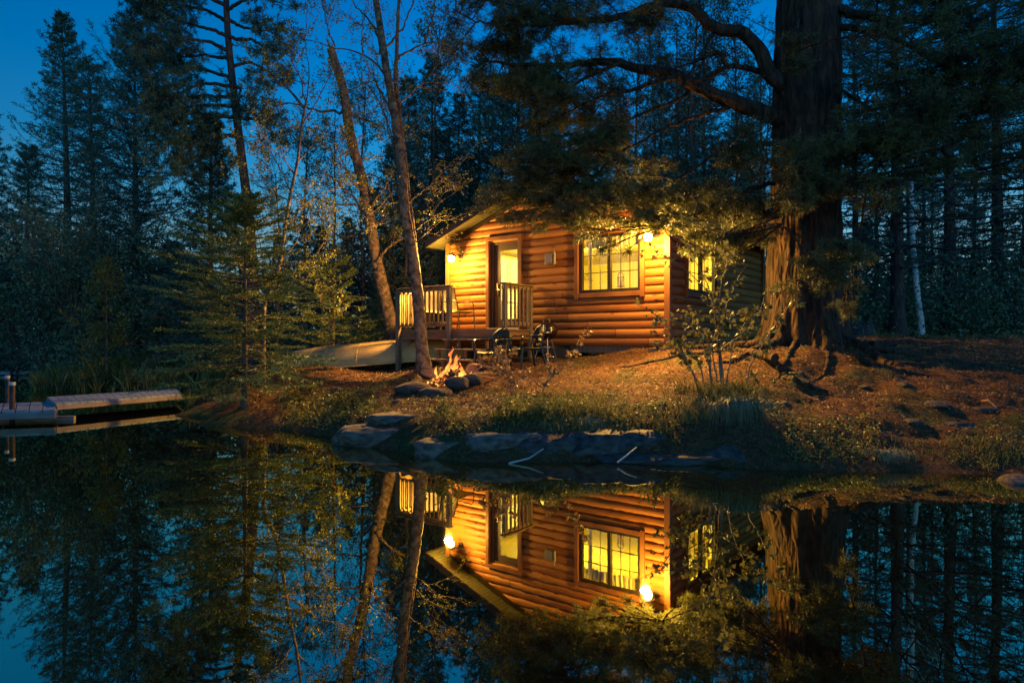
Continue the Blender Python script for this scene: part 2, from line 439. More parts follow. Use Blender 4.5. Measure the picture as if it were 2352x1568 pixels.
M = {}
M['logs'] = log_mat("log_siding", (0.15, 0.046, 0.008), (0.24, 0.084, 0.016), (0.33, 0.13, 0.028))
M['trim'] = mat("cedar_trim", (0.12, 0.042, 0.012), 0.5, (0.19, 0.075, 0.022), 3, (1, 1, 0.6), 0.15, 30)
M['darktrim'] = mat("dark_bronze_frame", (0.012, 0.008, 0.006), 0.5, (0.022, 0.014, 0.009), 6)
M['door'] = mat("dark_brown_door", (0.035, 0.017, 0.009), 0.5, (0.06, 0.03, 0.016), 4, (6, 6, 0.6))
M['decking'] = mat("treated_lumber", (0.13, 0.085, 0.04), 0.75, (0.22, 0.145, 0.07), 5, (1, 1, 1), 0.2, 40)
M['beamwood'] = mat("deck_beam_lumber", (0.13, 0.062, 0.025), 0.7, (0.21, 0.105, 0.045), 4, (0.5, 0.5, 6), 0.2, 20)
M['postwood'] = mat("weathered_deck_post", (0.10, 0.075, 0.05), 0.8, (0.18, 0.13, 0.08), 6, (4, 4, 0.5), 0.3, 30)
M['dock'] = mat("grey_weathered_dock_boards", (0.11, 0.135, 0.15), 0.8, (0.21, 0.25, 0.27), 5, (1, 1, 1), 0.3, 30)
M['dockside'] = mat("dock_side_timber", (0.14, 0.105, 0.09), 0.8, (0.22, 0.165, 0.14), 4, (1, 1, 5), 0.3, 30)
M['soffit'] = None
M['roof'] = mat("dark_shingle", (0.045, 0.04, 0.03), 0.9, (0.08, 0.07, 0.05), 20, bump=0.4)
M['white'] = mat("white_vinyl", (0.62, 0.62, 0.58), 0.4, (0.7, 0.7, 0.66), 10)
M['vent'] = mat("beige_vent_hood", (0.27, 0.24, 0.17), 0.5, (0.33, 0.29, 0.21), 10)
M['steel'] = mat("brushed_steel", (0.62, 0.60, 0.56), 0.28, (0.5, 0.48, 0.45), 30, metal=1.0)
M['brass'] = mat("brass_hardware", (0.75, 0.52, 0.22), 0.3, (0.6, 0.4, 0.16), 20, metal=1.0)
M['alu'] = mat("brushed_canoe_aluminium", (0.46, 0.31, 0.11), 0.40, (0.33, 0.22, 0.075), 2.2, (1, 2, 3), 0.5, 26, metal=0.25)
M['enamel'] = mat("black_enamel", (0.010, 0.006, 0.005), 0.16, (0.016, 0.009, 0.007), 5, spec=0.5)
M['plastic'] = mat("dark_green_moulded_plastic", (0.008, 0.011, 0.007), 0.36, (0.012, 0.017, 0.010), 6, spec=0.4)
M['sling'] = mat("pale_sling_fabric", (0.27, 0.24, 0.11), 0.8, (0.34, 0.30, 0.15), 60, bump=0.2, bscale=220)
M['bronze'] = mat("bronze_chair_tube", (0.07, 0.05, 0.03), 0.35, (0.10, 0.07, 0.045), 20, metal=0.5)
M['tarp'] = mat("black_tarpaulin", (0.012, 0.011, 0.012), 0.55, (0.025, 0.022, 0.022), 5, bump=0.5, bscale=9)
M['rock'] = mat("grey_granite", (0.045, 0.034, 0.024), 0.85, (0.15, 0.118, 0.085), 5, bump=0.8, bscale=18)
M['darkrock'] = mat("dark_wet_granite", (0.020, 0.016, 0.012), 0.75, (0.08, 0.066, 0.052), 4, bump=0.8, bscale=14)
M['firerock'] = mat("smoothed_fire_ring_granite", (0.028, 0.020, 0.015), 0.9, (0.085, 0.062, 0.048), 7, bump=0.5, bscale=30)
M['char'] = mat("charred_wood", (0.012, 0.010, 0.009), 0.95, (0.06, 0.045, 0.035), 14, bump=0.8, bscale=40)
M['plank'] = mat("grey_firewood", (0.12, 0.075, 0.05), 0.85, (0.24, 0.16, 0.10), 8, (1, 1, 1), 0.5, 30)
M['bark'] = bark_mat("deep_furrowed_pine_bark", (0.014, 0.009, 0.006), (0.085, 0.044, 0.024), 0.30, 9, 1.0, 0.06)
M['barkthin'] = bark_mat("conifer_bark", (0.05, 0.035, 0.025), (0.12, 0.085, 0.06), 0.4, 14, 0.7, 0.02)
M['redbark'] = bark_mat("red_pine_bark", (0.035, 0.025, 0.022), (0.085, 0.055, 0.045), 0.4, 12, 0.7, 0.03)
M['birch'] = bark_mat("grey_birch_bark", (0.04, 0.027, 0.018), (0.23, 0.145, 0.085), 1.0, 7, 0.8, 0.03, 0.8)
M['whitebirch'] = bark_mat("white_birch_bark", (0.45, 0.44, 0.42), (0.65, 0.64, 0.62), 3.0, 5, 0.3, 0.01, 0.7)
M['twig'] = mat("dark_twigs", (0.05, 0.032, 0.022), 0.85, (0.09, 0.06, 0.04), 8)
M['saplingbark'] = mat("sapling_bark", (0.13, 0.08, 0.05), 0.7, (0.20, 0.13, 0.08), 8)
M['pine'] = leaf_mat("pine_needles", (0.032, 0.040, 0.012), (0.075, 0.084, 0.024), (0.145, 0.15, 0.042), transl=0.25)
M['spruce'] = leaf_mat("spruce_needles", (0.022, 0.055, 0.036), (0.045, 0.095, 0.060), (0.075, 0.14, 0.085), transl=0.1, scale=0.5)
M['fir'] = leaf_mat("young_fir_needles", (0.04, 0.062, 0.014), (0.095, 0.13, 0.028), (0.18, 0.22, 0.05), transl=0.15)
M['leaf'] = leaf_mat("small_spring_leaves", (0.07, 0.085, 0.015), (0.13, 0.14, 0.028), (0.22, 0.21, 0.05), transl=0.35)
M['darkleaf'] = leaf_mat("shaded_spring_leaves", (0.06, 0.095, 0.05), (0.11, 0.155, 0.075), (0.16, 0.21, 0.10), transl=0.3)
M['maple'] = leaf_mat("maple_leaves", (0.045, 0.048, 0.012), (0.095, 0.092, 0.022), (0.17, 0.15, 0.036), transl=0.3, scale=2.5)
M['redleaf'] = leaf_mat("bronze_young_leaves", (0.11, 0.06, 0.022), (0.19, 0.11, 0.04), (0.27, 0.17, 0.06), transl=0.3, scale=4)
M['grass'] = leaf_mat("shore_grass", (0.05, 0.05, 0.011), (0.13, 0.125, 0.025), (0.27, 0.22, 0.065), transl=0.3, scale=1.5)
M['litter'] = leaf_mat("fallen_needles_and_leaves", (0.055, 0.022, 0.008), (0.15, 0.066, 0.022), (0.34, 0.175, 0.065), transl=0.0, scale=3)
M['reed'] = leaf_mat("dry_sedge", (0.14, 0.115, 0.05), (0.22, 0.19, 0.09), (0.33, 0.28, 0.14), transl=0.2, scale=2)
M['groundm'] = ground_mat()
M['water'] = water_mat()
M['glass'] = glass_mat()
M['flame'] = flame_mat()
M['bulb'] = emit_mat("lit_lamp_globe", (1.0, 0.80, 0.42), 16.0)
M['pendant'] = emit_mat("lit_pendant_globe", (1.0, 0.82, 0.40), 7.0)
M['roomwall'] = mat("pine_panelled_room", (0.58, 0.46, 0.075), 0.6, (0.68, 0.56, 0.11), 2.0, (14, 14, 0.3))
M['cabinet'] = mat("cream_kitchen_cabinets", (0.62, 0.56, 0.38), 0.5, (0.7, 0.64, 0.46), 4)
M['curtain'] = mat("cream_curtain", (0.6, 0.52, 0.30), 0.8, (0.7, 0.62, 0.4), 6)
M['skiff'] = mat("teal_boat_paint", (0.07, 0.34, 0.42), 0.3, (0.09, 0.42, 0.5), 3)
M['boatrim'] = mat("pale_boat_trim", (0.7, 0.75, 0.76), 0.3, (0.75, 0.8, 0.8), 3)
M['rope'] = mat("dark_iron", (0.02, 0.02, 0.022), 0.5, (0.04, 0.04, 0.045), 9)
M['cap'] = mat("pale_post_cap", (0.32, 0.30, 0.27), 0.6, (0.40, 0.38, 0.34), 9)

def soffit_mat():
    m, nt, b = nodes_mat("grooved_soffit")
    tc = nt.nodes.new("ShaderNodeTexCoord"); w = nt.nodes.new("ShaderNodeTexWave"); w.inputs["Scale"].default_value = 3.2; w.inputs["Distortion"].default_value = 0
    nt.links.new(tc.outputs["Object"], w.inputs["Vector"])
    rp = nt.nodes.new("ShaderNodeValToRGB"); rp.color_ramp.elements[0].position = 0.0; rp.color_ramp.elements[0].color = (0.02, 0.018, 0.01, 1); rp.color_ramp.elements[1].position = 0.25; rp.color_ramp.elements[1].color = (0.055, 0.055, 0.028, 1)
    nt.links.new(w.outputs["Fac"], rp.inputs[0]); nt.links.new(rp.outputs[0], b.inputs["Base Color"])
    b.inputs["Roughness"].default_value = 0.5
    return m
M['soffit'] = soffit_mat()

# ------------------------------------------------------------------ terrain
# (photo x, photo y, distance) -> z of the ground there
TS = []
def gp(xd, yd, d): TS.append(tuple(P(xd, yd, d)))
SHORE = [(2352, 1098, 7.24), (2280, 1090, 7.43), (2000, 1082, 7.63), (1760, 1078, 7.73), (1640, 1068, 8.0), (1400, 1060, 8.24), (1200, 1062, 8.18),
         (975, 1050, 8.55), (900, 1035, 9.06), (810, 1022, 9.55), (740, 1000, 10.5), (600, 985, 11.3), (450, 975, 11.9), (400, 955, 13.3)]
for x, y, d in SHORE:
    X = (x - 1176) / F * d
    TS.append((X, d, 0.0)); TS.append((X * (d - 1.0) / d, d - 1.0, -0.5))
for X, Y in ((-6.5, 15.5), (-7.2, 18.2), (-10, 20), (-14, 20.5), (-16.4, 23.7), (-21, 29), (-27, 33), (-36, 38), (-60, 44)):
    TS.append((X, Y, 0.0)); TS.append((X - 0.9, Y - 1.4, -0.6))
for a in [(1050, 965, 9.0), (1100, 935, 10.3), (1060, 900, 11.5), (1060, 876, 12.3), (1080, 848, 13.9), (1200, 830, 15.0), (1281, 824, 15.1), (1020, 838, 15.3), (908, 853, 16.38),
          (1450, 962, 8.9), (1450, 920, 9.8), (1450, 880, 10.9), (1430, 845, 12.3), (1400, 822, 13.5), (1530, 800, 13.4), (1250, 940, 9.4), (1250, 900, 10.8),
          (1700, 960, 8.7), (1700, 900, 9.9), (1680, 850, 11.0), (1700, 803, 12.0), (1620, 799, 13.2),
          (1900, 1040, 8.0), (1900, 960, 9.0), (1900, 900, 10.0), (1900, 840, 10.9), (1850, 802, 11.5), (1950, 780, 14), (1960, 800, 12.3),
          (2250, 1000, 8.2), (2250, 900, 9.6), (2250, 840, 10.8), (2250, 795, 13), (2250, 777, 17), (2050, 780, 14.5), (2450, 900, 9.6), (2450, 1000, 8.1), (2500, 820, 12), (2600, 1100, 7.2),
          (600, 932, 12.3), (600, 890, 14.2), (600, 864, 16), (500, 900, 15.5), (450, 935, 13.6), (800, 935, 11.6), (800, 892, 13.2), (800, 862, 15.3), (700, 850, 17.6), (690, 955, 11.7)]:
    gp(*a)
for X, Y, Z in [(-1.5, 17.1, 0.98), (0.5, 17, 1.15), (3, 15, 1.3), (4.5, 17, 1.4), (3, 20, 1.45), (7, 20, 1.55), (-3, 19, 0.95), (-5, 21, 0.9), (-8, 22, 0.7), (-12, 23.5, 0.6), (-18, 29, 0.6),
                (0, 26, 1.5), (8, 26, 1.7), (15, 26, 1.7), (25, 30, 1.8), (-10, 30, 1.2), (-20, 40, 1.3), (-40, 60, 1.5), (0, 60, 2.0), (40, 60, 2.0), (0, 120, 2), (-90, 120, 2), (90, 120, 2), (20, 15, 1.5), (20, 7, 0.2), (14, 9, 0.9), (60, 15, 2), (12, 5, -0.6), (30, 3, -0.6),
                (0, 3, -1), (-8, 3, -1), (8, 3, -1), (-8, 9, -1), (-14, 14, -1), (-25, 22, -1), (-50, 25, -1), (-12, -10, -1), (12, -10, -1), (-40, 0, -1), (40, -20, -1)]:
    TS.append((X, Y, Z))
TS = np.array(TS)
def _phi(r2): return np.where(r2 > 1e-12, 0.5 * r2 * np.log(r2 + 1e-12), 0.0)
_n = len(TS)
_D2 = ((TS[:, None, :2] - TS[None, :, :2]) ** 2).sum(-1)
_A = np.zeros((_n + 3, _n + 3)); _A[:_n, :_n] = _phi(_D2) + np.eye(_n) * 0.02
_A[:_n, _n] = 1; _A[:_n, _n + 1:] = TS[:, :2]; _A[_n, :_n] = 1; _A[_n + 1:, :_n] = TS[:, :2].T
_W = np.linalg.solve(_A, np.concatenate([TS[:, 2], [0, 0, 0]]))
def H(x, y):
    x = np.atleast_1d(np.asarray(x, float)); y = np.atleast_1d(np.asarray(y, float))
    sh = np.broadcast(x, y).shape
    x = np.broadcast_to(x, sh).ravel(); y = np.broadcast_to(y, sh).ravel()
    out = np.empty(len(x))
    for i in range(0, len(x), 20000):
        xx = x[i:i + 20000]; yy = y[i:i + 20000]
        r2 = (xx[:, None] - TS[None, :, 0]) ** 2 + (yy[:, None] - TS[None, :, 1]) ** 2
        out[i:i + 20000] = _phi(r2) @ _W[:_n] + _W[_n] + _W[_n + 1] * xx + _W[_n + 2] * yy
    z = np.clip(out, -1.2, 2.3)
    # humps and hollows
    land = np.clip(z / 0.35, 0, 1)
    rs = np.clip((x - 3.2) / 1.5, 0, 1) * np.clip((13 - y) / 2, 0, 1)
    z = z + land * rs * (0.035 * np.sin(x * 4.3 + 2 * np.sin(y * 2.1)) * np.sin(y * 5.1 + x * 1.3) + 0.022 * np.sin(x * 9.7 + y * 6.2) * np.sin(y * 8.3 - x * 3.9))
    z = z + land * (0.040 * np.sin(x * 2.3 + 1.3 * np.sin(y * 1.7)) * np.sin(y * 2.9 + x * 0.8) + 0.020 * np.sin(x * 6.1 + y * 2.2) * np.sin(y * 7.3 - x * 1.9))
    return z.reshape(sh)
def h1(x, y): return float(H(x, y)[0])

def grow(a, step, f, lim):
    out = [a]
    while abs(out[-1]) < lim:
        out.append(out[-1] + step); step *= f
    return out
gx = np.array(sorted(set([round(v, 3) for v in list(np.arange(-12, 11, 0.09)) + grow(11, 0.12, 1.12, 320) + grow(-12.1, -0.12, 1.12, 320)])))
gy = np.array(sorted(set([round(v, 3) for v in list(np.arange(6.8, 22, 0.08)) + grow(22, 0.12, 1.1, 420) + grow(6.7, -0.15, 1.2, 80)])))
GX, GY = np.meshgrid(gx, gy)
GZ = H(GX.ravel(), GY.ravel()).reshape(GX.shape)
rng = np.random.default_rng(5)
GZ = GZ + np.where(GZ > 0.05, rng.normal(size=GZ.shape) * 0.011, 0)
nx_, ny_ = len(gx), len(gy)
ii = (np.arange(ny_ - 1)[:, None] * nx_ + np.arange(nx_ - 1)[None, :]).ravel()
g = MB().add(np.stack([GX, GY, GZ], -1).reshape(-1, 3), np.stack([ii, ii + 1, ii + 1 + nx_, ii + nx_], -1))
tag(g.build("ground", M['groundm'], smooth=True), kind="structure")
w = MB().add([(-320, -80, 0), (320, -80, 0), (320, 420, 0), (-320, 420, 0)], [(0, 1, 2, 3)])
tag(w.build("water", M['water']), kind="structure")

def on(xd, d, dz=0.0):
    """ground point seen at photo x at distance d"""
    X = (xd - 1176) / F * d
    return np.array([X, d, h1(X, d) + dz])

# ------------------------------------------------------------------ cabin (local x along the front wall, local y into the cabin)
LX, LY = -1.516, 17.1
RZ = math.atan2(-0.618, 0.786)
WID, DEP = 5.83, 5.5
Z0, ZW, SL = 1.36, 3.90, 0.37
cabin = empty("log_cabin", (LX, LY, 0), RZ)
tag(cabin, "log cabin with lit windows, honey coloured half-log siding and two bright porch lamps", "cabin")
def W2(s, n):                      # cabin frame -> place
    return LX + 0.786 * s + 0.618 * n, LY - 0.618 * s + 0.786 * n

PITCH = 0.1725
DOOR = (1.29, 2.17, 1.76, 3.86 - 0.07)
WIN = (3.80, 5.28, 2.48, 3.70)
SWIN = (0.82, 2.40, 2.48, 3.70)     # on the side wall, along depth
def roofz(s): return ZW + SL * (s if s < WID / 2 else WID - s)

def log_profile(z0, za, zb, b=None, k=8):
    """outward bulge of one half log between heights za..zb"""
    zc = z0 + PITCH / 2
    b = 0.047 + 0.010 * math.sin(z0 * 91.7)
    zs = np.linspace(za, zb, k)
    q = np.clip(1 - ((zs - zc) / (PITCH / 2 * 1.03)) ** 2, 0, 1) ** 0.5
    return zs, b * q

def half_log(mb, s0, s1, z0, za, zb, place, slope0=None, slope1=None):
    zs, bl = log_profile(z0, za, zb)
    rows = []
    for z, b_ in zip(zs, bl):
        a = s0; c = s1
        if slope0 is not None: a = max(s0, slope0(z))
        if slope1 is not None: c = min(s1, slope1(z))
        if c <= a: c = a + 1e-3
        xs = np.linspace(a, c, 7)
        wob = 0.004 * np.sin(xs * 1.7 + z0 * 37) 
        rows.append([place(x, -(b_ + w_ if b_ > 0.01 else b_), z) for x, w_ in zip(xs, wob)])
    rows.insert(0, [place(x, 0.0, zs[0]) for x in np.linspace(s0 if slope0 is None else max(s0, slope0(zs[0])), s1 if slope1 is None else min(s1, slope1(zs[0])), 7)])
    rows.append([place(x, 0.0, zs[-1]) for x in np.linspace(s0 if slope0 is None else max(s0, slope0(zs[-1])), s1 if slope1 is None else min(s1, slope1(zs[-1])), 7)])
    V = np.array(rows); R_, C_ = V.shape[:2]
    i = np.arange(R_ - 1)[:, None] * C_; j = np.arange(C_ - 1)[None, :]
    f = np.stack([i + j, i + j + 1, i + C_ + j + 1, i + C_ + j], -1).reshape(-1, 4)
    mb.add(V.reshape(-1, 3), f)

def log_wall(length, ztop, openings, place, gable=False):
    mb = MB()
    k = 0
    while True:
        z0 = Z0 + k * PITCH
        if z0 > ztop: break
        z1 = z0 + PITCH
        cuts = sorted([o for o in openings if o[2] < z1 and o[3] > z0])
        xs = [0.0]
        segs = []
        cur = 0.0
        for o in cuts:
            segs.append((cur, o[0], z0, z1))
            if o[2] > z0 + 0.01: segs.append((o[0], o[1], z0, o[2]))
            if o[3] < z1 - 0.01: segs.append((o[0], o[1], o[3], z1))
            cur = o[1]
        segs.append((cur, length, z0, z1))
        for a, b_, za, zb in segs:
            if gable and zb > ZW:
                s0f = lambda z: max(0.0, (z - ZW) / SL); s1f = lambda z: min(length, length - (z - ZW) / SL)
                if s0f(za) >= s1f(za): continue
                half_log(mb, a, b_, z0, za, zb, place, s0f, s1f)
            else:
                half_log(mb, a, b_, z0, za, min(zb, ztop + 0.02) if not gable else zb, place)
        k += 1
    return mb

front_place = lambda x, o, z: (x, o, z)
side_place = lambda x, o, z: (WID - o, x, z)
left_place = lambda x, o, z: (o, x, z)
ridge_z = ZW + SL * WID / 2
log_wall(WID, ridge_z - 0.02, [DOOR, WIN], front_place, gable=True).build("front_wall", M['logs'], cabin, smooth=True)
log_wall(DEP, ZW - 0.03, [SWIN], side_place).build("side_wall", M['logs'], cabin, smooth=True)
log_wall(DEP, ZW - 0.03, [], left_place).build("side_wall", M['logs'], cabin, smooth=True)
mb = MB(); mb.box((WID / 2, DEP - 0.03, (Z0 + ZW) / 2), (WID - 0.01, 0.06, ZW - Z0))
mb.add([(0, DEP - 0.03, ZW), (WID, DEP - 0.03, ZW), (WID / 2, DEP - 0.03, ridge_z)], [(0, 1, 2)])
mb.build("back_wall", M['trim'], cabin)
# corner boards
for x, y in ((WID + 0.045, -0.045), (-0.045, -0.045), (WID + 0.045, DEP + 0.02)):
    MB().box((x, y, (Z0 + ZW) / 2 - 0.02), (0.125, 0.125, ZW - Z0 + 0.05)).build("corner_board", M['trim'], cabin, bevel=0.006)
# sill beam and piers below
mb = MB()
mb.box((WID / 2, 0.10, Z0 - 0.075), (WID - 0.3, 0.10, 0.15)); mb.box((WID - 0.12, DEP / 2, Z0 - 0.075), (0.10, DEP - 0.4, 0.15)); mb.box((0.12, DEP / 2, Z0 - 0.075), (0.10, DEP - 0.4, 0.15))
mb.build("sill_beam", M['postwood'], cabin)
for x, y in ((0.25, 0.3), (2.0, 0.3), (4.0, 0.3), (5.5, 0.3), (5.5, 2.7), (5.5, 5.1), (0.25, 5.1), (2.9, 2.7)):
    gx_, gy_ = W2(x, y); z = h1(gx_, gy_)
    MB().box((x, y, (z - 0.15 + Z0 - 0.15) / 2), (0.22, 0.22, Z0 - z)).build("pier", M['postwood'], cabin)
# interior shell
mb = MB(); T_ = 0.14
zi0, zi1 = 1.76, ZW - 0.12
mb.box((WID / 2, DEP / 2, zi0 - 0.03), (WID - 0.2, DEP - 0.3, 0.06))
mb.build("floor", M['decking'], cabin)
def wall_boxes(mb, length, za, zb, op, place):
    xs = sorted(set([0, length] + [v for o in op for v in o[:2]]))
    for a, b_ in zip(xs[:-1], xs[1:]):
        o = [q for q in op if q[0] <= a and q[1] >= b_]
        spans = [(za, zb)] if not o else [(za, max(za, o[0][2])), (o[0][3], zb)]
        for p, q in spans:
            if q - p < 0.01: continue
            c1 = place((a + b_) / 2, (p + q) / 2); mb.box(c1[0], c1[1](b_ - a, q - p))
mb = MB()
wall_boxes(mb, WID - 0.16, zi0, zi1, [tuple([DOOR[0] - 0.08, DOOR[1] - 0.08, DOOR[2], DOOR[3]]), tuple([WIN[0] - 0.08, WIN[1] - 0.08, WIN[2], WIN[3]])], lambda x, z: ((x + 0.08, 0.07, z), lambda a, b_: (a, 0.12, b_)))
wall_boxes(mb, DEP - 0.34, zi0, zi1, [tuple([SWIN[0] - 0.17, SWIN[1] - 0.17, SWIN[2], SWIN[3]])], lambda x, z: ((WID - 0.07, x + 0.17, z), lambda a, b_: (0.12, a, b_)))
mb.box((0.07, DEP / 2, (zi0 + zi1) / 2), (0.12, DEP - 0.34, zi1 - zi0))
mb.box((WID / 2, DEP - 0.12, (zi0 + zi1) / 2), (WID - 0.3, 0.08, zi1 - zi0))
mb.box((WID / 2, DEP / 2, zi1 + 0.03), (WID - 0.2, DEP - 0.2, 0.05))
mb.build("interior_wall", M['roomwall'], cabin)
# kitchen inside, seen through the door glass
kit = MB()
kit.box((0.30, 2.6, 3.30), (0.32, 2.6, 0.72)); kit.box((0.42, 2.6, 2.12), (0.54, 2.6, 0.72)); kit.box((0.145, 2.6, 2.74), (0.02, 2.6, 0.44))
for k in range(6):
    for zc, hh, xx in ((3.30, 0.60, 0.475), (2.12, 0.58, 0.705)):
        y = 1.53 + 0.43 * k
        for dy, dz, w_, h_ in ((-0.165, 0, 0.065, hh), (0.165, 0, 0.065, hh), (0, hh / 2 - 0.035, 0.265, 0.07), (0, -hh / 2 + 0.035, 0.265, 0.07)):
            kit.box((xx, y + dy, zc + dz), (0.03, w_, h_))
kit.build("kitchen_cabinet", M['cabinet'], cabin, bevel=0.004)
MB().box((0.45, 2.6, 2.50), (0.62, 2.64, 0.04)).build("worktop", M['white'], cabin, bevel=0.004)
# roof
rf = MB(); OVE, OVR = 0.42, 0.48
def roof_pt(s, n, dz=0.0): return (s, n, (ZW + SL * (s if s <= WID / 2 else WID - s)) + dz)
for sgn in (0, 1):
    a, b_ = (-OVE, WID / 2) if sgn == 0 else (WID / 2, WID + OVE)
    za, zb = ZW + SL * (a if sgn == 0 else WID - a), ZW + SL * (b_ if sgn == 0 else WID - b_)
    v = [(a, -OVR, za + .06), (b_, -OVR, zb + .06), (b_, DEP + OVR, zb + .06), (a, DEP + OVR, za + .06), (a, -OVR, za + .22), (b_, -OVR, zb + .22), (b_, DEP + OVR, zb + .22), (a, DEP + OVR, za + .22)]
    rf.add(v, [(0, 3, 2, 1), (4, 5, 6, 7), (0, 1, 5, 4), (1, 2, 6, 5), (2, 3, 7, 6), (3, 0, 4, 7)])
roof = rf.build("roof", M['roof'], cabin)
sf = MB()
for sgn in (0, 1):
    a, b_ = (-OVE + 0.01, WID / 2) if sgn == 0 else (WID / 2, WID + OVE - 0.01)
    for n0, n1 in ((-OVR + 0.01, -0.0), (DEP + 0.0, DEP + OVR - .01)):
        q = [(x, n, ZW + SL * (x if sgn == 0 else WID - x) + 0.045) for x, n in ((a, n0), (b_, n0), (b_, n1), (a, n1))]
        q2 = [(x, y, z + 0.012) for x, y, z in q]
        sf.add(q + q2, [(0, 3, 2, 1), (4, 5, 6, 7), (0, 1, 5, 4), (1, 2, 6, 5), (2, 3, 7, 6), (3, 0, 4, 7)])
    x0, x1 = (-OVE + 0.01, 0.0) if sgn == 0 else (WID, WID + OVE - 0.01)
    z_ = [ZW + SL * (x if sgn == 0 else WID - x) + 0.043 for x in (x0, x1)]
    q = [(x0, 0, z_[0]), (x1, 0, z_[1]), (x1, DEP, z_[1]), (x0, DEP, z_[0])]
    q2 = [(x, y, z + 0.012) for x, y, z in q]
    sf.add(q + q2, [(0, 3, 2, 1), (4, 5, 6, 7), (0, 1, 5, 4), (1, 2, 6, 5), (2, 3, 7, 6), (3, 0, 4, 7)])
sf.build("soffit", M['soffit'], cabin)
fs = MB()
for sgn in (0, 1):
    a, b_ = (-OVE, WID / 2) if sgn == 0 else (WID + OVE, WID / 2)
    za, zb = ZW - SL * OVE + 0.12, ridge_z + 0.12
    fs.beam((a, -OVR - 0.014, za), (b_, -OVR - 0.014, zb), 0.025, 0.17)
    fs.beam((0 if sgn == 0 else WID, -0.075, ZW - 0.03), (WID / 2, -0.075, ridge_z - 0.03), 0.03, 0.09)
    xx = -OVE - 0.014 if sgn == 0 else WID + OVE + 0.014
    fs.beam((xx, -OVR, za - 0.0), (xx, DEP + OVR, za - 0.0), 0.025, 0.17)
fs.build("fascia", M['darktrim'], cabin)

# door
dx0, dx1, dz0, dz1 = DOOR
tr = MB()
for x in (dx0 - 0.045, dx1 + 0.045): tr.box((x, -0.058, (dz0 + dz1) / 2 + 0.02), (0.09, 0.075, dz1 - dz0 + 0.04))
tr.box(((dx0 + dx1) / 2, -0.06, dz1 + 0.085), (dx1 - dx0 + 0.20, 0.085, 0.09))
tr.build("door_trim", M['trim'], cabin, bevel=0.005)
door = MB()
fy = 0.03
door.box((dx0 + 0.045, fy, (dz0 + dz1) / 2), (0.09, 0.10, dz1 - dz0)); door.box((dx1 - 0.025, fy, (dz0 + dz1) / 2), (0.05, 0.10, dz1 - dz0))
door.box(((dx0 + dx1) / 2, fy, dz1 - 0.03), (dx1 - dx0 - 0.14, 0.10, 0.06))
gx0, gx1, gz0, gz1 = dx0 + 0.27, dx1 - 0.10, dz0 + 0.22, dz1 - 0.20
door.box(((dx0 + 0.09 + gx0) / 2, fy + 0.01, (dz0 + dz1 - .06) / 2), (gx0 - dx0 - 0.09, 0.05, dz1 - dz0 - 0.06))
door.box(((dx1 - 0.05 + gx1) / 2, fy + 0.01, (dz0 + dz1 - .06) / 2), (dx1 - 0.05 - gx1, 0.05, dz1 - dz0 - 0.06))
door.box(((gx0 + gx1) / 2, fy + 0.01, (dz0 + gz0) / 2), (gx1 - gx0, 0.05, gz0 - dz0)); door.box(((gx0 + gx1) / 2, fy + 0.01, (dz1 - .06 + gz1) / 2), (gx1 - gx0, 0.05, dz1 - .06 - gz1))
dobj = door.build("door", M['door'], cabin, bevel=0.004)
MB().box(((gx0 + gx1) / 2, fy + 0.02, (gz0 + gz1) / 2), (gx1 - gx0, 0.008, gz1 - gz0)).build("door_glass", M['glass'], dobj)
hd = MB(); hd.box((gx0 - 0.06, fy - 0.028, 2.66), (0.035, 0.012, 0.26)); hd.tube([(gx0 - 0.06, fy - 0.04, 2.66), (gx0 - 0.06, fy - 0.08, 2.66), (gx0 + 0.03, fy - 0.085, 2.66)], 0.011, 8)
hd.tube([(gx0 - 0.06, fy - 0.034, 2.80), (gx0 - 0.06, fy - 0.05, 2.80)], 0.022, 12)
hd.build("door_handle", M['brass'], dobj, smooth=True)
MB().box(((dx0 + dx1) / 2, -0.055, dz0 - 0.02), (dx1 - dx0 + 0.1, 0.12, 0.05)).build("threshold", M['steel'], cabin, bevel=0.004)

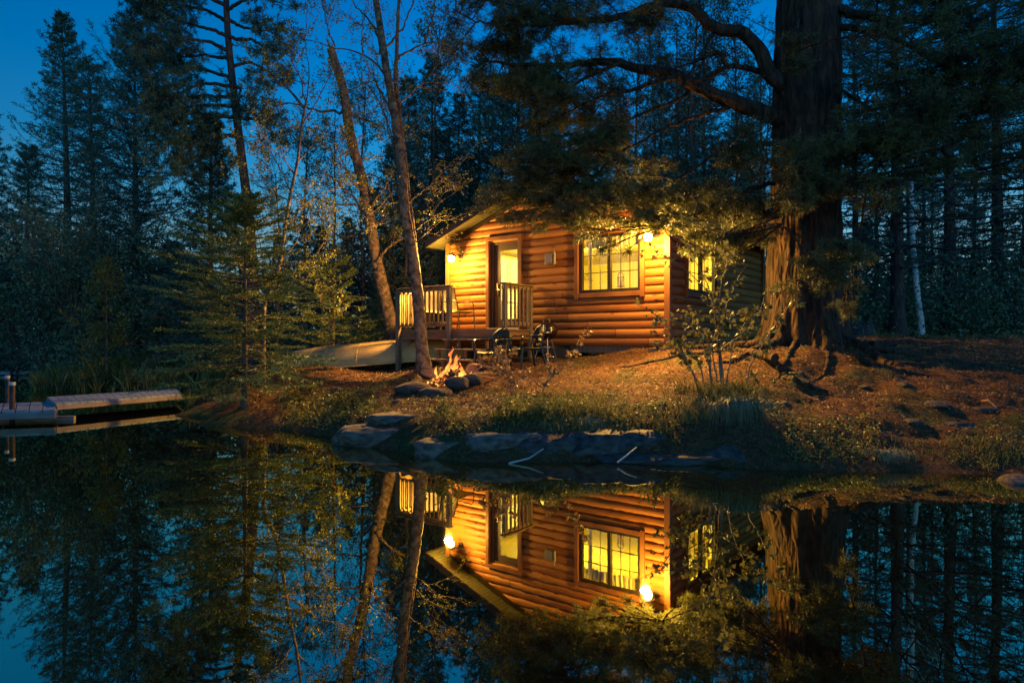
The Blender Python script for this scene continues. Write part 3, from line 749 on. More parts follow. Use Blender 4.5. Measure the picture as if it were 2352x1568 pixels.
def window(x0, x1, z0, z1, plc, panes=3, side=True):
    """double sliding window with grid bars, frame = trim board ring; plc maps (x, out, z)"""
    def bx(mb, x, o, z, sx, so, sz):
        c = plc(x, o, z); a = plc(x + sx, o, z); 
        along_x = abs(a[0] - c[0]) > abs(a[1] - c[1])
        mb.box(c, (sx, so, sz) if along_x else (so, sx, sz))
    t = MB()
    for x in (x0 - 0.045, x1 + 0.045): bx(t, x, -0.06, (z0 + z1) / 2, 0.09, 0.08, z1 - z0 + 0.26)
    bx(t, (x0 + x1) / 2, -0.058, z1 + 0.05, x1 - x0 - 0.002, 0.075, 0.10); bx(t, (x0 + x1) / 2, -0.058, z0 - 0.05, x1 - x0 - 0.002, 0.075, 0.10)
    fr = t.build("window", M['trim'], cabin, bevel=0.005)
    t = MB(); xm = (x0 + x1) / 2
    for x, w_ in ((x0 + 0.04, 0.08), (x1 - 0.035, 0.07), (xm, 0.075)): bx(t, x, -0.01, (z0 + z1) / 2, w_, 0.08, z1 - z0)
    for z in (z0 + 0.035, z1 - 0.03): bx(t, (x0 + x1) / 2, -0.008, z, x1 - x0 - 0.01, 0.07, 0.065)
    t.build("window_sash", M['darktrim'], fr)
    t = MB()
    for a, b_ in ((x0 + 0.08, xm - 0.037), (xm + 0.037, x1 - 0.07)):
        for k in range(1, panes): bx(t, a + (b_ - a) * k / panes, 0.012, (z0 + z1) / 2, 0.014, 0.010, z1 - z0 - 0.12)
        for k in range(1, 3): bx(t, (a + b_) / 2, 0.010, z0 + 0.06 + (z1 - z0 - 0.12) * k / 3, b_ - a, 0.010, 0.014)
    t.build("glazing_bar", M['darktrim'], fr)
    t = MB(); bx(t, xm, 0.03, (z0 + z1) / 2, x1 - x0 - 0.1, 0.006, z1 - z0 - 0.08)
    t.build("window_pane", M['glass'], fr)
    # scalloped valance and side curtains inside
    t = MB()
    n = 60; xs = np.linspace(x0 - 0.03, x1 + 0.03, n)
    top = [plc(x, 0.20 + 0.012 * math.sin(x * 60), z1 + 0.02) for x in xs]
    bot = [plc(x, 0.20 + 0.03 * math.sin(x * 60), z1 - 0.21 - 0.035 * abs(math.sin(x * 9))) for x in xs]
    V = np.array([top, bot]); i = np.arange(n - 1)
    t.add(V.reshape(-1, 3), np.stack([i, i + 1, i + 1 + n, i + n], -1))
    for a, b_ in (((x0 + 0.09, x0 + 0.20), ) if side else ()):
        xs = np.linspace(a, b_, 24)
        top = [plc(x, 0.17 + 0.025 * math.sin(x * 110), z1 - 0.1) for x in xs]; bot = [plc(x, 0.17 + 0.03 * math.sin(x * 110), z0 + 0.0) for x in xs]
        V = np.array([top, bot]); i = np.arange(23); t.add(V.reshape(-1, 3), np.stack([i, i + 1, i + 25, i + 24], -1))
    t.build("curtain", M['curtain'], fr)
    return fr
window(*WIN, lambda x, o, z: (x, o, z))
window(*SWIN, lambda x, o, z: (WID - o, x, z), side=False)
# small lantern ornament on the inner sill
orn = MB(); ox = 4.70
orn.box((ox, 0.17, 2.60), (0.14, 0.07, 0.03))
for dx in (-0.06, 0.06): orn.box((ox + dx, 0.17, 2.71), (0.012, 0.06, 0.20))
orn.tube([(ox + 0.066 * math.cos(a), 0.17, 2.81 + 0.09 * math.sin(a)) for a in np.linspace(0, PI, 12)], 0.009, 6)
orn.box((ox, 0.17, 2.66), (0.03, 0.03, 0.10)); orn.box((ox, 0.17, 2.73), (0.10, 0.012, 0.012)); orn.box((ox, 0.17, 2.79), (0.10, 0.012, 0.012))
orn.build("sill_lantern", M['plank'], cabin)
pd = MB(); pd.lathe([(0.001, -0.07), (0.045, -0.055), (0.07, -0.01), (0.06, 0.04), (0.03, 0.065), (0.001, 0.07)], (5.05, 0.55, 3.46), 16)
pd.build("pendant_lamp", M['pendant'], cabin, smooth=True)
MB().tube([(5.05, 0.55, 3.53), (5.05, 0.55, zi1)], 0.006, 6).build("pendant_cord", M['darktrim'], cabin)

# vent hood between door and window
vx, vz = 3.13, 3.28
v = MB(); v.box((vx - 0.06, -0.075, vz), (0.26, 0.05, 0.25)); v.box((vx - 0.07, -0.11, vz), (0.21, 0.05, 0.21))
v.add([(vx + 0.05, -0.10, vz - 0.11), (vx + 0.13, -0.21, vz - 0.15), (vx + 0.13, -0.21, vz + 0.15), (vx + 0.05, -0.10, vz + 0.11),
       (vx + 0.07, -0.09, vz - 0.11), (vx + 0.15, -0.20, vz - 0.15), (vx + 0.15, -0.20, vz + 0.15), (vx + 0.07, -0.09, vz + 0.11)],
      [(0, 1, 2, 3), (4, 7, 6, 5), (0, 4, 5, 1), (1, 5, 6, 2), (2, 6, 7, 3), (3, 7, 4, 0)])
for k in range(5): v.box((vx - 0.07, -0.137, vz - 0.08 + k * 0.04), (0.19, 0.008, 0.008))
v.build("vent_hood", M['vent'], cabin, bevel=0.004)

# porch lamps: back plate, arm, twin glass jar globes
def porch_lamp(s, z, yaw):
    p = MB(); p.lathe([(0.001, 0), (0.06, 0), (0.065, 0.02), (0.001, 0.03)], (s, -0.06, z + 0.05), 20, R=np.array([[1, 0, 0], [0, 0, -1], [0, 1, 0]]))
    p.tube([(s, -0.07, z + 0.05), (s, -0.24, z + 0.11), (s, -0.38, z + 0.11), (s, -0.41, z + 0.06)], 0.012, 8)
    p.lathe([(0.001, 0.03), (0.07, 0.02), (0.125, -0.03), (0.118, -0.035), (0.06, 0.0), (0.001, 0.0)], (s, -0.41, z + 0.06), 20)
    lo = p.build("porch_lamp", M['darktrim'], cabin, smooth=False)
    b = MB(); b.lathe([(0.04, 0.04), (0.072, 0.015), (0.082, -0.04), (0.062, -0.10), (0.001, -0.125)], (s, -0.41, z), 20)
    b.build("lamp_globe", M['bulb'], lo, smooth=True)
    ld = bpy.data.lights.new("porch_light", 'POINT'); ld.energy = PORCH_W; ld.color = (1.0, 0.52, 0.085); ld.shadow_soft_size = 0.07
    l = bpy.data.objects.new("porch_light", ld); link(l); l.parent = lo; l.location = (s, -0.55, z - 0.16)
    # added spot at the lamp, brightens the yard beyond the globe's own light
    sd = bpy.data.lights.new("yard_fill_spot", 'SPOT'); sd.energy = YARD_FILL_W; sd.color = (1.0, 0.52, 0.10); sd.shadow_soft_size = 0.07; sd.spot_size = math.radians(165); sd.spot_blend = 1.0
    l2 = bpy.data.objects.new("yard_fill_spot", sd); link(l2); l2.parent = lo; l2.location = (s, -0.50, z - 0.16)
    l2.rotation_euler = Vector((yaw, -1.0, -0.32)).to_track_quat('-Z', 'Y').to_euler()
porch_lamp(0.38, 3.49, -0.1); porch_lamp(5.62, 3.52, 0.75)
for (x, y, z, e) in ((4.6, 1.9, 3.5, 1.0), (2.4, 1.6, 3.55, 0.8)):
    ld = bpy.data.lights.new("room_light", 'POINT'); ld.energy = ROOM_W * e; ld.color = (1.0, 0.74, 0.20); ld.shadow_soft_size = 0.12
    l = bpy.data.objects.new("room_light", ld); link(l); l.parent = cabin; l.location = (x, y, z)

# ------------------------------------------------------------------ wooden deck with railings and steps
deck = empty("wooden_deck", (LX, LY, 0), RZ)
tag(deck, "raised wooden deck with baluster railings and open steps at the cabin door", "deck")
DZ, DF, D0, D1 = 1.72, -1.30, -0.47, 2.58
d = MB(); nb = 9; bw = (0 - DF - 0.09) / nb
for k in range(nb): d.box(((D0 + D1) / 2, DF + bw * (k + 0.5), DZ - 0.018), (D1 - D0 + 0.06, bw - 0.008, 0.036))
d.build("deck_board", M['decking'], deck)
d = MB(); d.box(((D0 + D1) / 2, DF + 0.02, DZ - 0.036 - 0.095), (D1 - D0, 0.04, 0.19))
d.box((D0 + 0.02, DF / 2 - 0.03, DZ - 0.13), (0.04, -DF - 0.16, 0.185)); d.box((D1 - 0.02, DF / 2 - 0.03, DZ - 0.13), (0.04, -DF - 0.16, 0.185))
for k in range(5): d.box((D0 + 0.5 + 0.5 * k, DF / 2 - 0.03, DZ - 0.125), (0.04, -DF - 0.18, 0.17))
d.build("deck_beam", M['beamwood'], deck, bevel=0.004)
RT = 2.70
def post(s, n, top, w=0.10):
    gx_, gy_ = W2(s, n); z = h1(gx_, gy_) - 0.08
    MB().box((s, n, (z + top) / 2), (w, w, top - z)).build("deck_post", M['postwood'], deck, bevel=0.006)
S1 = 1.20
post(D0, DF - 0.05, RT - 0.03); post(S1, DF - 0.05, RT - 0.03); post(D1 + 0.0, DF + 0.22, RT - 0.03, 0.09); post(D1, -0.16, RT - 0.03, 0.09)
post(D1 - 0.1, DF + 0.1, DZ - 0.2)
def railing(a, b_, nbal, name="railing"):
    a = np.array(a); b_ = np.array(b_)
    r = MB(); up = np.array([0, 0, 1.0])
    za = lambda p, z: (p[0], p[1], z)
    r.beam(za(a, RT), za(b_, RT), 0.13, 0.035); r.beam(za(a, RT - 0.058), za(b_, RT - 0.058), 0.035, 0.085)
    o = r.build(name, M['decking'], deck, bevel=0.004)
    MB().beam(za(a, DZ + 0.12), za(b_, DZ + 0.12), 0.035, 0.085).build("bottom_rail", M['decking'], o, bevel=0.004)
    for k in range(nbal):
        p = a + (b_ - a) * (k + 0.7) / (nbal + 0.4)
        dd = (b_ - a) / np.linalg.norm(b_ - a); nn = np.array([dd[1], -dd[0]]) * 0.035
        MB().box((p[0] + nn[0], p[1] + nn[1], (DZ + 0.07 + RT - 0.05) / 2), (0.036, 0.036, RT - DZ - 0.12), rz=math.atan2(dd[1], dd[0])).build("baluster", M['decking'], o)
    return o
railing((D0 - 0.02, DF - 0.03), (S1 + 0.05, DF - 0.03), 12)
railing((D0, -0.12), (D0, DF + 0.02), 8)
railing((D1, DF + 0.14), (D1, -0.08), 7)
# steps in front between the posts
SX0, SX1 = S1 + 0.03, 2.50
gxs, gys = W2(1.8, DF - 0.7); gz_s = h1(gxs, gys)
rise = (DZ - gz_s) / 4
for k in range(3):
    z = DZ - rise * (k + 1); n_ = DF - 0.06 - 0.25 * k - 0.12
    MB().box(((SX0 + SX1) / 2, n_, z - 0.018), (SX1 - SX0, 0.26, 0.036)).build("step", M['decking'], deck, bevel=0.004)
for x in (SX0 + 0.06, (SX0 * 2 + SX1) / 3, (SX0 + 2 * SX1) / 3, SX1 - 0.05):
    for k in range(3):
        z = DZ - rise * (k + 1) - 0.037; n_ = DF - 0.06 - 0.25 * k - 0.12
        zb = DZ - rise * (k + 2) if k < 2 else gz_s - 0.05
        MB().box((x, n_ - 0.04, (z + zb) / 2), (0.06, 0.05, z - zb)).build("step_support", M['beamwood'], deck)

# ------------------------------------------------------------------ chairs
def sling_chair(loc, rz, name, label, seat_m):
    r = empty(name, loc, rz)        # faces local -y
    tag(r, label, "patio chair")
    b = MB()
    xs = np.linspace(-0.24, 0.24, 9)
    prof = [(-0.25, 0.42), (-0.05, 0.39), (0.16, 0.40), (0.22, 0.50), (0.29, 0.75), (0.36, 1.02)]
    V = np.array([[(x, y, z) for x in xs] for y, z in prof]); V2 = V + np.array([0, 0.012, -0.012])
    for VV in (V, V2):
        i = np.arange(len(prof) - 1)[:, None] * 9; j = np.arange(8)[None, :]
        b.add(VV.reshape(-1, 3), np.stack([i + j, i + j + 1, i + 9 + j + 1, i + 9 + j], -1).reshape(-1, 4))
    b.build("sling_seat", seat_m, r, smooth=True)
    f = MB()
    for sx in (-0.26, 0.26):
        f.tube([(sx, y, z) for y, z in prof], 0.013, 8)
        f.tube([(sx * 1.06, -0.30, 0), (sx * 1.06, -0.26, 0.35), (sx * 1.06, -0.24, 0.60), (sx * 1.06, -0.20, 0.66), (sx * 1.06, 0.0, 0.665), (sx * 1.06, 0.24, 0.65)], 0.014, 8)
        f.tube([(sx * 1.06, 0.30, 0), (sx * 1.06, 0.18, 0.42), (sx, 0.16, 0.44)], 0.014, 8)
    f.tube([(-0.26, 0.36, 1.02), (0.26, 0.36, 1.02)], 0.013, 8); f.tube([(-0.27, -0.25, 0.42), (0.27, -0.25, 0.42)], 0.013, 8); f.tube([(-0.27, 0.2, 0.3), (0.27, 0.2, 0.3)], 0.010, 8)
    f.build("chair_frame", M['bronze'], r, smooth=True)
    return r
x_, y_ = W2(0.88, -0.72)
sling_chair((x_, y_, DZ), math.radians(52), "patio_chair", "pale yellow sling patio chair beside the cabin door", M['sling'])
x_, y_ = W2(0.02, -0.70)
sling_chair((x_, y_, DZ), math.radians(20), "patio_chair", "dark sling patio chair half hidden behind the deck railing", M['darktrim'])

def plastic_chair(loc, rz, label):
    r = empty("garden_chair", loc, rz)   # faces local -y
    tag(r, label, "chair", group="green plastic chairs by the campfire")
    s = MB()
    ny, nxx = 8, 9
    ys = np.linspace(-0.24, 0.20, ny); xs = np.linspace(-1, 1, nxx)
    V = np.array([[(x * (0.245 - 0.03 * (y + 0.24) / 0.44), y, 0.43 - 0.03 * (y + 0.24) - 0.022 * (1 - x * x) - (0.02 if y < -0.23 else 0)) for x in xs] for y in ys])
    for dz in (0, -0.02):
        i = np.arange(ny - 1)[:, None] * nxx; j = np.arange(nxx - 1)[None, :]
        s.add((V + np.array([0, 0, dz])).reshape(-1, 3), np.stack([i + j, i + j + 1, i + nxx + j + 1, i + nxx + j], -1).reshape(-1, 4))
    rim = [V[0, j] for j in range(nxx)] + [V[i, -1] for i in range(1, ny)] + [V[-1, j] for j in range(nxx - 2, -1, -1)] + [V[i, 0] for i in range(ny - 2, 0, -1)]
    rim.append(rim[0]); s.tube(np.array(rim) + np.array([0, 0, -0.012]), 0.016, 8)
    s.build("seat", M['plastic'], r, smooth=True)
    def bk(u, z):    # back surface: u -1..1 across, z up
        return np.array([u * 0.225, 0.215 + (z - 0.42) * 0.26 - 0.03 * (1 - u * u) * 0.0 - 0.045 * u * u, z])
    b = MB()
    arch = []
    for a in np.linspace(0, PI, 21):
        arch.append((math.cos(a), 0.66 + 0.20 * math.sin(a)))
    path = [bk(1.0, 0.42), bk(1.0, 0.52), bk(1.02, 0.60)] + [bk(c, z) for c, z in arch] + [bk(-1.02, 0.60), bk(-1.0, 0.52), bk(-1.0, 0.42)]
    b.tube(path, 0.019, 8)
    # broad crest plate under the arch
    n = 13; us = np.linspace(-0.93, 0.93, n)
    top = np.array([bk(u, 0.66 + 0.20 * math.sqrt(max(0, 1 - u * u)) - 0.005) for u in us]); bot = np.array([bk(u, 0.66 + 0.20 * math.sqrt(max(0, 1 - u * u)) - 0.13 * (1 - 0.5 * u * u)) for u in us])
    for dy in (-0.008, 0.008):
        i = np.arange(n - 1); b.add(np.vstack([top, bot]) + np.array([0, dy, 0]), np.stack([i, i + 1, i + 1 + n, i + n], -1))
    for u in (-0.62, -0.31, 0, 0.31, 0.62):
        zt = 0.66 + 0.20 * math.sqrt(1 - u * u) - 0.06
        zz = np.linspace(0.41, zt, 5)
        for q in range(4): b.beam(bk(u * (0.72 + 0.28 * (zz[q] - .41) / .35), zz[q]), bk(u * (0.72 + 0.28 * (zz[q + 1] - .41) / .35), zz[q + 1] + 0.004), 0.058, 0.012, up=(0, 1, 0.2))
    b.build("backrest", M['plastic'], r, smooth=True)
    for sx in (-1, 1):
        a = MB()
        pts = [bk(sx * 1.0, 0.64), np.array([sx * 0.265, 0.16, 0.655]), np.array([sx * 0.285, -0.02, 0.655]), np.array([sx * 0.285, -0.18, 0.645]), np.array([sx * 0.28, -0.235, 0.615]), np.array([sx * 0.272, -0.25, 0.54]), np.array([sx * 0.262, -0.245, 0.42])]
        for p, q in zip(pts[:-1], pts[1:]): a.beam(p, q, 0.046, 0.022, up=(0, 0.3, 1))
        a.tube(pts, 0.017, 8)
        a.build("armrest", M['plastic'], r, smooth=True)
        for (x, y, x2, y2) in ((0.245, -0.225, 0.275, -0.27), (0.21, 0.19, 0.25, 0.29)):
            l = MB(); l.tube([(sx * x, y, 0.43), (sx * (x + x2) / 2, (y + y2) / 2, 0.22), (sx * x2, y2, 0.0)], [0.032, 0.026, 0.019], 6)
            l.build("leg", M['plastic'], r)
    return r
p = on(1132, 13.35); plastic_chair(p, math.radians(-40), "green plastic garden chair facing the campfire, the one nearer the flames")
p = on(1212, 13.35); plastic_chair(p, math.radians(-66), "green plastic garden chair in front of the black kettle grill")

# ------------------------------------------------------------------ kettle grill
p = on(1255, 14.55)
gr = empty("kettle_grill", p, math.radians(10)); tag(gr, "shiny black kettle charcoal grill on three metal legs by the log wall", "grill")
gz = 0.66 + 0.0
th = np.linspace(0, PI / 2, 12)
b = MB(); b.lathe([(0.235 * math.cos(a), gz - 0.19 * math.sin(a)) for a in th[::-1]] + [(0.245, gz)], n=40); b.build("bowl", M['enamel'], gr, smooth=True)
b = MB(); b.lathe([(0.25, gz), (0.252, gz + 0.02)] + [(0.245 * math.cos(a), gz + 0.02 + 0.185 * math.sin(a)) for a in th], n=40); b.build("lid", M['enamel'], gr, smooth=True)
b = MB(); b.tube([(-0.07, 0, gz + 0.195), (-0.065, 0, gz + 0.255), (0.065, 0, gz + 0.255), (0.07, 0, gz + 0.195)], 0.011, 8); b.build("lid_handle", M['postwood'], gr, smooth=True)
b = MB(); b.tube([(0.02, -0.235, gz - 0.03), (0.02, -0.29, gz - 0.03), (-0.14, -0.26, gz - 0.03), (-0.14, -0.2, gz - 0.03)], 0.010, 8); b.build("side_handle", M['steel'], gr, smooth=True)
for k in range(3):
    a = math.radians(-95 + 120 * k)
    MB().tube([(0.13 * math.cos(a), 0.13 * math.sin(a), gz - 0.15), (0.29 * math.cos(a), 0.29 * math.sin(a), 0.0)], 0.011, 8).build("leg", M['steel'], gr, smooth=True)
b = MB(); b.lathe([(0.001, 0.30), (0.13, 0.31), (0.15, 0.33), (0.14, 0.335), (0.001, 0.305)], n=24); b.build("ash_tray", M['steel'], gr, smooth=True)
for (a0, a1, z) in ((-95, 25, 0.06), (145, -95, 0.06)):
    a, c = math.radians(a0), math.radians(a1)
    MB().tube([(0.27 * math.cos(a), 0.27 * math.sin(a), z), (0.27 * math.cos(c), 0.27 * math.sin(c), z)], 0.006, 6).build("brace", M['steel'], gr)

# dark tarpaulin bundle under the cabin
p = on(1292, 15.2)
bm = MB(); rng = np.random.default_rng(4)
bm.box((0, 0, 0.13), (0.62, 0.4, 0.30), taper=0.78, rz=-0.5)
t = bm.build("tarpaulin_bundle", M['tarp'], None, loc=tuple(p), bevel=0.03); tag(t, "black tarpaulin bundle stored under the cabin wall behind the grill", "bundle")
# timber skid at the cabin corner
b = MB(); a = on(1492, 13.25); c = on(1640, 13.35); b.beam(a + [0, 0, 0.05], c + [0, 0, 0.05], 0.14, 0.09)
tag(b.build("timber_skid", M['decking'], bevel=0.006), "pale squared timber lying on the ground at the cabin corner", "timber")

# ------------------------------------------------------------------ upturned canoe
ca = np.array([-6.25, 17.65]); cb = np.array([-1.12, 16.55])
cdir = cb - ca; CL = np.linalg.norm(cdir)
zc0 = h1(*ca); zc1 = h1(*cb)
canoe = empty("canoe", (ca[0], ca[1], h1(*((ca + cb) / 2)) + 0.07), math.atan2(cdir[1], cdir[0]))
tag(canoe, "upturned aluminium canoe lying on the bank, one end under the deck", "canoe")
c = MB(); NS, NR = 49, 19
V = []
for i, t in enumerate(np.linspace(0, 1, NS)):
    q = 2 * t - 1
    bw_ = 0.50 * (1 - abs(q) ** 2.4) ** 0.85 + 0.012
    keel = 0.52 * (1 - abs(q) ** 5) ** 0.5 + 0.05
    sheer = -0.0 + 0.0 * abs(q) ** 4
    for a in np.linspace(0, PI, NR):
        y = bw_ * math.copysign(abs(math.cos(a)) ** 0.75, math.cos(a)); z = sheer + (keel - sheer) * abs(math.sin(a)) ** 0.8
        V.append((t * CL, y, z))
V = np.array(V); V[:, 2] += (V[:, 0] / CL - 0.5) * (zc1 - zc0) * 0.8 - 0.02
i = np.arange(NS - 1)[:, None] * NR; j = np.arange(NR - 1)[None, :]
c.add(V, np.stack([i + j, i + j + 1, i + NR + j + 1, i + NR + j], -1).reshape(-1, 4))
c.build("hull", M['alu'], canoe, smooth=True)
VV = V.reshape(NS, NR, 3)
MB().tube(VV[1:-1, NR // 2] + [0, 0, 0.006], 0.012, 6).build("keel_strip", M['alu'], canoe, smooth=True)
MB().tube(np.vstack([VV[:, 0] + [0, 0.01, 0.01]]), 0.017, 6).tube(VV[:, -1] + [0, -0.01, 0.01], 0.017, 6).build("gunwale", M['alu'], canoe, smooth=True)
rb = MB()
for k in (12, 24, 36): rb.tube(VV[k] * [1, 1.004, 1] + [0, 0, 0.002], 0.006, 5)
rb.build("rivet_seam", M['alu'], canoe)

# ------------------------------------------------------------------ boulders
def boulder(name, pos, size, rz, m, seed, label, cat="boulder", group=None, rough=0.22, flat=0.0, tilt=0.0, sub=4):
    bm = bmesh.new(); bmesh.ops.create_icosphere(bm, subdivisions=sub, radius=1.0)
    off = Vector((seed * 7.3, seed * 3.1, seed * 1.7))
    rr_ = random.Random(seed); facets = [(Vector((rr_.gauss(0, 1), rr_.gauss(0, 1), rr_.gauss(0, 0.8))).normalized(), rr_.uniform(0.66, 0.95)) for _ in range(9 if rough > 0.15 else 3)]
    for v in bm.verts:
        p = v.co.copy()
        n = mnoise.noise(p * 0.9 + off) * rough * 1.5 + mnoise.noise(p * 2.3 + off) * rough * 0.6 + mnoise.noise(p * 6 + off) * rough * 0.18
        q = p * (1 + n)
        for pn, ph in facets:
            e = q.dot(pn) - ph
            if e > 0: q = q - pn * e * 0.88
        v.co = q
        if flat: v.co.z = min(v.co.z, 1 - flat + 0.12 * mnoise.noise(p * 3 + off))
    me = bpy.data.meshes.new(name); bm.to_mesh(me); bm.free()
    for pl in me.polygons: pl.use_smooth = True
    me.materials.append(m)
    o = bpy.data.objects.new(name, me); link(o)
    o.location = tuple(float(q) for q in pos); o.scale = tuple(q / 2 for q in size); o.rotation_euler = (tilt, 0.0, rz)
    tag(o, label, cat, group)
    return o
def shore(xd, yd, d, size, rz, m, seed, label, **k):
    boulder("boulder", P(xd, yd, d), size, rz, m, seed, label, **k)
shore(885, 1003, 9.7, (1.45, 1.0, 0.56), 0.12, M['rock'], 1, "pale flat-topped shoreline boulder standing in the water below the fire ring", flat=0.45)
shore(940, 968, 9.95, (1.35, 0.8, 0.40), -0.1, M['rock'], 2, "broad brown grey boulder just above the pale flat-topped shoreline one", flat=0.4)
shore(1045, 1034, 8.85, (1.1, 0.9, 0.46), 0.25, M['rock'], 3, "bluish sloping boulder at the waterline under the yellow green shrub", flat=0.25, tilt=0.12)
shore(1150, 1030, 8.78, (1.4, 0.9, 0.62), -0.1, M['rock'], 4, "big smooth blue grey boulder in the middle of the undercut bank", flat=0.3)
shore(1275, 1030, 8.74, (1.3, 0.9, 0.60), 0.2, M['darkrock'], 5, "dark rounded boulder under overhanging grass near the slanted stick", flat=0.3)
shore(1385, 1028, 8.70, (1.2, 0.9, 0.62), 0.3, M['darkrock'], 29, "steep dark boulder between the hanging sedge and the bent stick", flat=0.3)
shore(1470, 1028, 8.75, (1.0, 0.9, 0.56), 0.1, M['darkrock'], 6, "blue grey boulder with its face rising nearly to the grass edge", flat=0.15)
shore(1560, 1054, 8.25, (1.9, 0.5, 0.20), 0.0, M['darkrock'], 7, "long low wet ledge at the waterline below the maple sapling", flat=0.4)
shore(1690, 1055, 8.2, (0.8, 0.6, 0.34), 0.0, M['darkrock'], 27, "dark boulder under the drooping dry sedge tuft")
shore(1115, 955, 9.6, (0.62, 0.45, 0.20), 0.1, M['darkrock'], 8, "small dark square-edged stone above the shoreline shrub", flat=0.4)
shore(2345, 1090, 7.65, (0.62, 0.6, 0.34), 0.4, M['rock'], 9, "pale rounded boulder at the edge of the frame on the grassy shore", rough=.12)
shore(2345, 1112, 7.05, (0.42, 0.4, 0.20), 0.0, M['rock'], 10, "small pale stone half in the water in front of the rounded boulder", rough=.12)
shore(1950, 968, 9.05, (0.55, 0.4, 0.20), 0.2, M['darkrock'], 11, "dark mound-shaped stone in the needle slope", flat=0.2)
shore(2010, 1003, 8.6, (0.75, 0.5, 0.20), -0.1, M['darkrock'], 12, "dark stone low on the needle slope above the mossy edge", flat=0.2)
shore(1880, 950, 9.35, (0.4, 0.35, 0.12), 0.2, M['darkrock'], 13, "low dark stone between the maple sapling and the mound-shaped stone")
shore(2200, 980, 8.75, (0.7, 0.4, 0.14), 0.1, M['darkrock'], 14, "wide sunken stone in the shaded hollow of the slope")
shore(122, 893, 22.0, (1.0, 0.8, 0.62), 0.3, M['rock'], 15, "lone rounded boulder in the water behind the dock")
shore(1975, 762, 19.0, (1.3, 1.0, 0.7), 0.1, M['darkrock'], 16, "large grey boulder behind the big pine trunk", flat=0.3)
shore(1925, 752, 17.8, (0.6, 0.5, 0.5), 0.4, M['rock'], 17, "smaller pale boulder close behind the root flare of the big pine", flat=0.3)
shore(832, 903, 12.5, (0.26, 0.24, 0.2), 0.5, M['darkrock'], 18, "small dark stone on the bank between the fir and the fire")
shore(775, 897, 12.9, (0.20, 0.18, 0.14), 0.1, M['darkrock'], 19, "small round stone in the litter nearer the young fir")
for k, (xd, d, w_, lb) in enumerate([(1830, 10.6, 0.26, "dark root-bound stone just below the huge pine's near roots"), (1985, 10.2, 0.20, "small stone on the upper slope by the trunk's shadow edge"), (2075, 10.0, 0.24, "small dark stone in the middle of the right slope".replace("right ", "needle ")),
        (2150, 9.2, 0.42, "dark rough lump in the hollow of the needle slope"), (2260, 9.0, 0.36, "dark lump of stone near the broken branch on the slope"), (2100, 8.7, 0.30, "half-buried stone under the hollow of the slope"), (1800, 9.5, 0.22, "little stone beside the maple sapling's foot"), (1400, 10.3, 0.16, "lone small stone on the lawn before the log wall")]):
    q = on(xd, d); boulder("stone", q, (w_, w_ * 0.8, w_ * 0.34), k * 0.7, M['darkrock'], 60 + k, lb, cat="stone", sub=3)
sb = MB(); q0, q1 = on(2255, 9.2, 0.05), on(2290, 8.95, 0.02); sb.tube([q0, (q0 + q1) / 2 + [0, 0, 0.05], q1], [0.012, 0.02, 0.010], 6)
tag(sb.build("fallen_branch", M['plank']), "short pale broken branch lying on the slope near the dark lump of stone", "branch")
# fire ring
FP = P(1040, 868, 12.3); FP[2] = h1(FP[0], FP[1]) - 0.03
for (xd, yd, d, sz, rz_, sd, lb) in [(950, 893, 11.85, (0.66, 0.5, 0.28), 0.25, 21, "long rounded stone at the near corner of the fire ring"),
        (1000, 903, 11.45, (0.56, 0.40, 0.24), 0.15, 22, "pale oval stone leaning lowest against the fire ring"),
        (1050, 880, 11.8, (0.46, 0.36, 0.24), 0.2, 23, "squat stone right under the flames"),
        (1085, 872, 12.0, (0.42, 0.36, 0.22), -0.2, 24, "smooth stone of the fire ring next to the firewood planks"),
        (917, 925, 11.2, (0.26, 0.2, 0.12), 0.2, 25, "small flat stone in the litter below the fire ring"),
        (985, 858, 12.75, (0.36, 0.3, 0.22), 0.0, 26, "low stone of the fire ring on the canoe side"), (1085, 850, 12.85, (0.34, 0.3, 0.22), 0.6, 28, "low stone of the fire ring on the chair side")]:
    boulder("fire_ring_stone", P(xd, yd, d), sz, rz_, M['firerock'], sd, lb, cat="stone", rough=0.10, group="stones around the campfire")

# ------------------------------------------------------------------ campfire
fire = empty("campfire", FP, 0); tag(fire, "burning campfire with tall orange flames over charred sticks", "campfire")
rng = np.random.default_rng(11)
for k in range(9):
    a = rng.uniform(0, 2 * PI); r = rng.uniform(0.1, 0.28)
    p0 = np.array([r * math.cos(a), r * math.sin(a) * 0.8, 0.05 + 0.05 * rng.random()]); p1 = np.array([-0.8 * r * math.cos(a + 0.5), -0.6 * r * math.sin(a + 0.5), 0.16 + 0.12 * rng.random()])
    MB().tube([p0, (p0 + p1) / 2 + rng.normal(size=3) * 0.015, p1], [0.035, 0.03, 0.025], 7).build("log", M['char'], fire)
rb = rng.uniform(-1, 1, size=(260, 3)) * [0.42, 0.22, 0.035] + [0, 0, 0.07]
MB().blades(rb, rng.normal(size=(260, 3)) * [1, 1, 0.4], rng.uniform(0.02, 0.07, 260), 0.03).build("ash_and_embers", M['char'], fire)
MB().blades(rb[:60] * [0.8, 0.8, 1], rng.normal(size=(60, 3)) * [1, 1, 0.4], rng.uniform(0.02, 0.05, 60), 0.025).build("ember", emit_mat("glowing_embers", (1.0, 0.25, 0.04), 2.0), fire)
